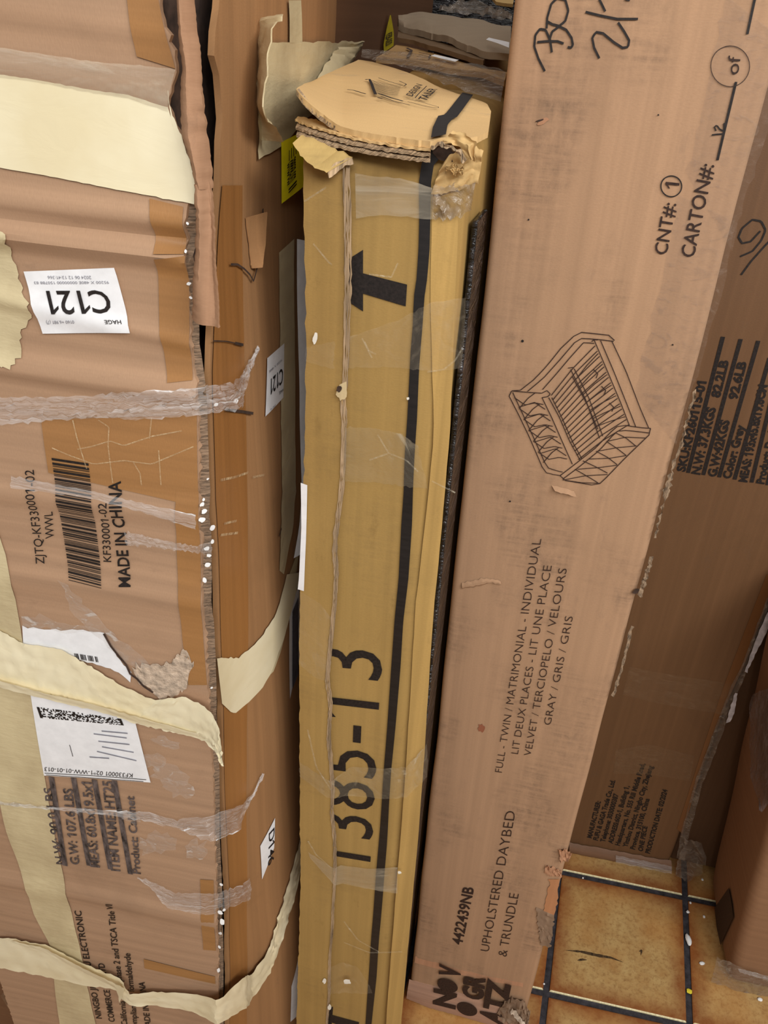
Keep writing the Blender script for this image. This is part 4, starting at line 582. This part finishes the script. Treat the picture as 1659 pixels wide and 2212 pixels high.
# ------------------------------------------------------------------ cartons behind and beside
def back_yellow_carton():
    o = YEL.mw @ Vector((0, .315, 0)); K = Carton('cardboard_carton', 'second yellow-brown carton with raised grey flap, behind the strapped one', 'carton', o, -12.3, .1, 1.5, .134, .36, 1.58)
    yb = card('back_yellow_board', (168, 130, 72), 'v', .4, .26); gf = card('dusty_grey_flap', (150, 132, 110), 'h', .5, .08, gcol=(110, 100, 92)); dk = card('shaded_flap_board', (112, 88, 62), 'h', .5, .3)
    mb = rbox(0, .134, 0, .36, 0, 1.603, .012, .003, 8, 2)
    for v in mb.v: v.z += .138 * max(0, v.y) * max(0, min(1, (v.z - 1.4) / .1))
    K.part(mb, 'body', yb)
    T = Face(LIDF.p + Vector((0, -.315, 0)), LIDF.u, LIDF.v, LIDF.n, lambda x, y: .004 * noise.noise(Vector((x * 9, y * 9, 8))))
    K.rul('lid', card('back_lid_board', (178, 140, 90), 'h', .5, .3), T, [(812, 128), (841, 130), (895, 134), (964, 150), (1042, 160), (1090, 178)], [(856, 100), (880, 104), (925, 116), (985, 134), (1044, 152), (1095, 160)], 24, 8, .002, .003, thick=.006)
    K.line('pen_mark', INKF, T, [(878, 112), (889, 118), (880, 132)], 6, .0045, 10); K.line('pen_mark', INKF, T, [(904, 122), (930, 128), (925, 135), (900, 131)], 4, .0045, 14)
    K.rul('white_label', WHITE, T, [(930, 133), (960, 141), (982, 146)], [(938, 130), (965, 136), (990, 142)], 8, 2, .006)
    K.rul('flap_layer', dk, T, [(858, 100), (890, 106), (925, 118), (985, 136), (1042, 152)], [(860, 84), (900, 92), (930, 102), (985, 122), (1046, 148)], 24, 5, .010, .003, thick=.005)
    K.rul('raised_flap', gf, T, [(860, 86), (900, 98), (923, 105), (985, 125), (1044, 149), (1096, 156)], [(858, 80), (880, 72), (921, 63), (960, 67), (1040, 80), (1100, 92)], 40, 12, .018, .004, lift=lambda i, j: .008 * math.sin(j * 3) + .004 * nz(i * 5, j * 4, 7), thick=.007)
    K.rul('white_label', WHITE, T, [(1044, 151), (1068, 160), (1092, 171)], [(1050, 146), (1072, 152), (1093, 158)], 8, 2, .030)
    K.rul('tan_flap', card('tan_flap_board', (190, 156, 100), 'h', .3, .3), T, [(1066, 62), (1085, 66), (1102, 68)], [(1056, 47), (1080, 50), (1104, 54)], 10, 4, .034, .002, thick=.004)
    K.rul('dirty_tape_band', GTAPE, T, [(944, 66), (980, 72), (1040, 80), (1100, 92)], [(972, 54), (1008, 46), (1040, 52), (1102, 76)], 24, 10, .024, .006, lift=lambda i, j: .014 * abs(nz(i * 6, j * 4, 2)))
    return K
back_yellow_carton()
def plain_carton(label, corner, yaw, lx, W, D, H, mat, right_corner=False, r=.006, seed=0):
    c = Vector(corner)
    if right_corner: c = c - Vector((math.cos(math.radians(yaw)), math.sin(math.radians(yaw)), 0)) * W
    K = Carton('cardboard_carton', label, 'carton', c, yaw, lx, .2, W, D, H); K.part(rbox(0, W, 0, D, .002, H, r, .003, 5, seed), 'body', mat); return K
DKB = card('dark_brown_board', (124, 88, 62), 'h', .35, .2)
K = plain_carton('dark brown carton behind the big taped carton, with a yellow sticker', BIG.mw @ Vector((BIG.W - .002, .50, 0)), -10, 1.9, .5, .80, 2.0, DKB, True, seed=3)
K.rul('yellow_sticker', plain('dull_yellow_sticker', (226, 204, 40), .5, .05), K.R, [(837, 32), (830, 60), (823, 95), (824, 113)], [(839, 32), (845, 66), (846, 82), (845, 98)], 10, 4, .004)
K.word('sticker_print', INKF, K.R, '030-859', (827, 100), (827, 74), (14, -8), .02, .0048)
LBK = plain_carton('dark carton at far left, behind the big taped carton', (-.60, .70, 0), -10, 0, .5, .4, 1.2, DKB, True, seed=4)
LBK.rul('tape_strip', PTAPE, LBK.F, [(2, 2150), (20, 2180)], [(10, 2140), (40, 2170)], 4, 2, .001)
# brown carton with specification print
def spec_carton():
    K = Carton('cardboard_carton', 'brown carton printed with SKU lines, half hidden behind the daybed carton', 'carton', floor_at(1437.5, 1883.4) - Vector((math.cos(math.radians(-11.27)), math.sin(math.radians(-11.27)), 0)) * .458, -11.27, -.6, .56, .458, .198, 1.93)
    m = card('glossy_brown_board', (112, 80, 53), 'v', .3, .2, rough=.5, pale=.25, spec=.35); K.F.disp = bumps(0, .0022, 6, 12, 'F'); F = K.F
    K.part(rbox(0, .458, 0, .198, .004, 1.93, .008, .0022, 6, 12), 'body', m)
    def z(S, x0, y0, s): return [(x0 + x * s, y0 + y * s) for x, y in S]
    for t_, a, b, c_ in (('SKU:KF260115-01', (1185, 1105), (1308, 590), (-46, -6)), ('N.W: 37.3KGS', (1270, 1122), (1362, 740), (-48, -8)), ('82.2LB', (1383, 684), (1435, 472), (-48, -8)), ('G.W:42KGS', (1362, 1135), (1440, 812), (-48, -8)), ('92.6LB', (1482, 695), (1537, 480), (-48, -8)), ('Color: Grey', (1445, 1145), (1528, 840), (-46, -7)), ('MEAS: 193x45.8x19.8CM', (1538, 1165), (1655, 610), (-46, -6)), ('Product: Daybed', (1635, 1175), (1725, 800), (-44, -6))):
        p = z([a, b, (a[0] + c_[0], a[1] + c_[1])], 1030, 600, .3792); K.word('printed_text', INK, F, t_, p[0], p[1], (p[2][0] - p[0][0], p[2][1] - p[0][1]), .045, .0012)
    for a, b in (((1203, 1110), (1402, 335)), ((1290, 1122), (1503, 348)), ((1380, 1135), (1603, 358)), ((1468, 1148), (1668, 455)), ((1565, 1165), (1690, 640)), ((1655, 1180), (1730, 820))):
        p = z([a, b], 1030, 600, .3792); K.line('printed_rule', INK, F, [p[0], ((p[0][0] + p[1][0]) / 2, (p[0][1] + p[1][1]) / 2), p[1]], 8.5, .0011, 10)
    for t_, a, b in (('MANUFACTURER:', (282, 1122), (355, 835)), ('FUFU & GAGA Trade Co., Ltd.', (330, 1140), (468, 670)), ('Telephone: 3030000387', (385, 1152), (493, 778)), ('ADDRESS:602-1, Building 1,', (445, 1165), (578, 715)), ('Headquarters, No. 555 Rili Middle Road,', (500, 1180), (700, 540)), ('Yinzhou District, Ningbo City, Zhejiang', (560, 1192), (762, 560)), ('Province, 315100, China', (618, 1210), (735, 815)), ('ONE PIECE', (680, 1225), (718, 1030)), ('PRODUCTION DATE: 02/2024', (736, 1242), (875, 745))):
        p = z([a, b, (a[0] - 36, a[1] - 9)], 1200, 1500, .2767); K.word('printed_text', INK, F, t_, p[0], p[1], (p[2][0] - p[0][0], p[2][1] - p[0][1]), .03, .0012)
    for P in ([(1500, 1460), (1570, 1430), (1620, 1370), (1645, 1310), (1620, 1260), (1570, 1250), (1510, 1300), (1490, 1350), (1510, 1385), (1560, 1375), (1615, 1315)], [(1505, 1565), (1560, 1490), (1640, 1400), (1690, 1350)]): K.line('pen_mark', INK, F, z(P, 1030, 0, .3792), 4.2, .0012, 40)
    # tape and film
    tp = card('taped_brown_board', (116, 74, 40), 'v', .15, .2, rough=.3, spec=.5)
    K.rul('brown_tape', tp, F, [(1656, 1240), (1600, 1385), (1560, 1490), (1510, 1640), (1462, 1790)], [(1676, 1250), (1612, 1425), (1580, 1495), (1530, 1610), (1474, 1800)], 20, 3, .001)
    K.rul('corner_tape', GTAPE, F, [(1680, 1230), (1630, 1360), (1600, 1440), (1570, 1500), (1530, 1610), (1500, 1690), (1470, 1800), (1462, 1850)], [(1700, 1260), (1650, 1370), (1614, 1448), (1590, 1500), (1550, 1610), (1518, 1690), (1488, 1800), (1478, 1858)], 40, 4, .003, .003, lift=lambda i, j: .004 * nz(i * 20, j * 2))
    gl = plain('grey_white_gloss', (196, 190, 192), .3, .15)
    K.rul('painted_gloss_strip', gl, F, [(1664, 1300), (1640, 1355), (1622, 1400), (1608, 1445)], [(1672, 1320), (1651, 1366), (1628, 1412), (1612, 1447)], 16, 2, .008, .003); K.rul('painted_gloss_strip', gl, F, [(1586, 1490), (1576, 1520), (1567, 1556)], [(1592, 1492), (1588, 1522), (1578, 1552)], 10, 2, .008, .003)  # white gloss on the corner tape, painted as strips
    K.rul('bottom_fold', card('bottom_fold_board', (124, 92, 70), 'h', .3, .3, rough=.4), F, [(1230, 1818), (1300, 1831), (1380, 1846), (1450, 1858)], [(1230, 1840), (1300, 1854), (1380, 1868), (1452, 1880)], 24, 6, .002, .003, lift=lambda i, j: .010 * math.sin(3.1 * j))
    K.rul('stretch_film', CLEARB, F, [(1330, 1836), (1380, 1846), (1450, 1860)], [(1330, 1852), (1380, 1862), (1450, 1876)], 16, 5, .014, .003, lift=lambda i, j: .003 * nz(i * 14, j * 3))
    K.rul('bunched_tape', GTAPE, F, [(1478, 1800), (1470, 1830), (1462, 1850), (1458, 1880)], [(1512, 1810), (1524, 1840), (1514, 1878), (1486, 1898)], 14, 10, .012, .004, lift=lambda i, j: .012 * nz(i * 4, j * 3, 3))
    K.rul('clear_tape', film('dull_clear_tape', .16, (170, 140, 110), .25, (30, 60, 1), .5, .2), F, [(1360, 1440), (1440, 1455), (1600, 1480)], [(1345, 1500), (1430, 1520), (1570, 1545)], 12, 6, .0012)
    K.rul('clear_tape', film('dull_clear_tape', .16, (170, 140, 110), .25, (30, 60, 1), .5, .2), F, [(1330, 1620), (1400, 1606), (1500, 1632)], [(1325, 1670), (1400, 1672), (1490, 1686)], 12, 6, .0012)
    return K
SPEC = spec_carton()
NARROW = plain_carton('dark narrow carton right of the SKU carton, touching its edge', SPEC.mw @ Vector((.464, .024, .012)), -11.27, -.6, .30, .18, 1.6, card('deep_brown_board', (92, 64, 42), 'v', .3, .2), seed=6)  # deeper brown board than the SKU carton's
def corner_carton():
    K = Carton('cardboard_carton', 'brown carton at bottom right with clear tape round its foot', 'carton', floor_at(1572, 2124), -9, 0, 0, .5, .232, .9)
    m = card('right_brown_board', (150, 112, 82), 'h', .25, .18, pale=.2); sk = .13; mb = rbox(0, .5, 0, .232, .004, .9, .02, .003, 6, 15)
    for v in mb.v: v.x -= sk * v.z                       # the carton has slumped sideways
    K.part(mb, 'body', m); F = K.F; q = math.hypot(1, sk); L = Face((0, 0, 0), (0, 1, 0), (-sk / q, 0, 1 / q), (-1 / q, 0, -sk / q))
    K.rul('printed_block', INKF, L, [(1579, 1918), (1586, 1955), (1589, 1982)], [(1548, 1962), (1553, 2005), (1561, 2042)], 8, 6, .0045)
    K.rul('foot_tape', GTAPE, F, [(1548, 2060), (1592, 2080), (1660, 2106), (1720, 2128)], [(1534, 2108), (1580, 2124), (1660, 2152), (1720, 2174)], 24, 8, .006, .003, lift=lambda i, j: .004 * nz(i * 9, j * 4) + .006 * j)
    K.rul('foot_tape', GTAPE, L, [(1520, 1960), (1524, 2030), (1538, 2098)], [(1536, 1940), (1542, 2010), (1556, 2080)], 16, 4, .004, .003)
    K.rul('film_glint_strip', CLEARB, F, [(1590, 2076), (1625, 2085), (1665, 2096)], [(1596, 2086), (1625, 2094), (1665, 2106)], 14, 4, .014, .003, lift=lambda i, j: .003 * nz(i * 14, j * 3))
    K.rul('loose_tape_end', CLOUD, L, [(1528, 2030), (1530, 2070), (1538, 2100)], [(1534, 2036), (1540, 2070), (1545, 2108)], 10, 3, .014, .003, lift=lambda i, j: .008 * i)
    K.rul('plastic_flap', film('grey_plastic_flap', .85, (128, 116, 116), .4, (50, 20, 1), .6, .1), L, [(1642, 1500), (1634, 1540), (1632, 1562), (1634, 1600), (1636, 1650), (1640, 1680), (1648, 1720), (1658, 1752)], [(1700, 1480), (1700, 1530), (1700, 1562), (1700, 1600), (1700, 1650), (1690, 1680), (1680, 1720), (1662, 1756)], 30, 6, .012, .003, lift=lambda i, j: .006 * nz(i * 5, j * 4))
    return K
corner_carton()
# black film: a wrapped board in the narrow gap, a wrapped bundle far behind
BLKF = NT('black_stretch_film'); _n = BLKF.noise((14, 70, 1), 1, 4, .6, 1.5); BLKF.l(BLKF.mix(BLKF.ramp(_n, .45, .7), lin((18, 17, 18)), lin((62, 58, 60))), BLKF.b.inputs['Base Color']); BLKF.b.inputs['Roughness'].default_value = .16; BLKF.b.inputs['Specular IOR Level'].default_value = .6; BLKF.bump(_n, 1, .012); BLKF = BLKF.m
K = Carton('wrapped_board', 'thin black film-wrapped board in the gap between yellow and daybed cartons', 'board', YEL.mw @ Vector((.134 + .021, .04, 0)), -12.3, -.60, 1.5, .006, .07, 1.50); K.part(rbox(0, .006, 0, .07, 0, 1.50, .0025, .0006, 9, 1), 'body', BLKF)
K = Carton('wrapped_bundle', 'dark stretch-wrapped bundle at the very back, above the grey flap', 'bundle', (-.12, 2.1, 0), -12, 0, 0, .9, .4, 2.3); K.part(rbox(0, .9, 0, .4, 0, 2.3, .03, .01, 6, 5), 'body', BLKF)
# ------------------------------------------------------------------ litter on the tiles
FOAM = plain('foam_litter', (240, 240, 238), .85, .04)
def lump(px, py, rx, ry, rz, mat, name, label, cat, group, seed):
    bm = bmesh.new(); bmesh.ops.create_icosphere(bm, subdivisions=2, radius=1); mb = MB(); c = floor_at(px, py)
    for v in bm.verts: q = v.co * (1 + .35 * noise.noise(v.co * 1.6 + Vector((seed, 0, 0)))); mb.v.append(Vector((q.x * rx, q.y * ry, max(-.9, q.z) * rz + .9 * rz))); mb.uv.append((q.x, q.y))
    mb.f = [tuple(v.index for v in f.verts) for f in bm.faces]; bm.free(); o = mb.build(name, mat); o.location = c - Vector((0, 0, .0005)); tag(o, label, cat, group); return o
for k, (x, y, r) in enumerate([(1517, 1901, .0028), (1491, 1951, .0025), (1485.5, 1971, .0034), (1520.5, 1981, .003), (1175, 2126, .002), (1259, 1897, .002)]): lump(x, y, r, r, r * .8, FOAM, 'foam_bead', 'tiny white foam bead on the floor tiles or grout', 'litter', 'foam beads on the floor', k)
lump(1487, 2032, .006, .013, .004, FOAM, 'foam_or_glint', 'largest white foam crumb, lying in the grout line between tiles', 'litter', None, 9)
lump(1516, 2082, .006, .004, .003, FOAM, 'foam_or_glint', 'white foam crumb beside the foot of the bottom right carton', 'litter', None, 12)
lump(1641, 2160, .005, .004, .003, FOAM, 'foam_or_glint', 'white foam crumb in front of the bottom right carton', 'litter', None, 14)
lump(1489, 2142, .006, .005, .0015, plain('yellow_paper_scrap', (226, 210, 60), .6, .1), 'paper_scrap', 'tiny yellow paper scrap in the grout line', 'litter', None, 17)
def floor_mark(P, W_):
    Q = [floor_at(*p) for p in P]; mb = MB(); Q = resample(Q, 24)
    for i, q in enumerate(Q):
        t = (Q[min(i + 1, 24)] - Q[max(i - 1, 0)]).normalized(); n = Vector((-t.y, t.x, 0)); h = W_ * math.sin(math.pi * (i + .5) / 25) * (1 + .5 * nz(i * .9, 3)); mb.v += [q + n * h + Vector((0, 0, .0006)), q - n * h + Vector((0, 0, .0006))]; mb.uv += [(q.x, q.y)] * 2
    mb.f = [(2 * i, 2 * i + 2, 2 * i + 3, 2 * i + 1) for i in range(24)]; return mb.build('stain', plain('dark_floor_scuff', (66, 50, 32), .7, .5, (200, 200, 1)), bpy.data.objects['floor'])
floor_mark([(1222, 2053), (1255, 2056), (1290, 2064), (1320, 2069), (1346, 2079)], .0032); floor_mark([(1247, 2075), (1258, 2073), (1268, 2074)], .0022); floor_mark([(1380, 2056), (1386, 2053), (1384, 2064)], .0018)
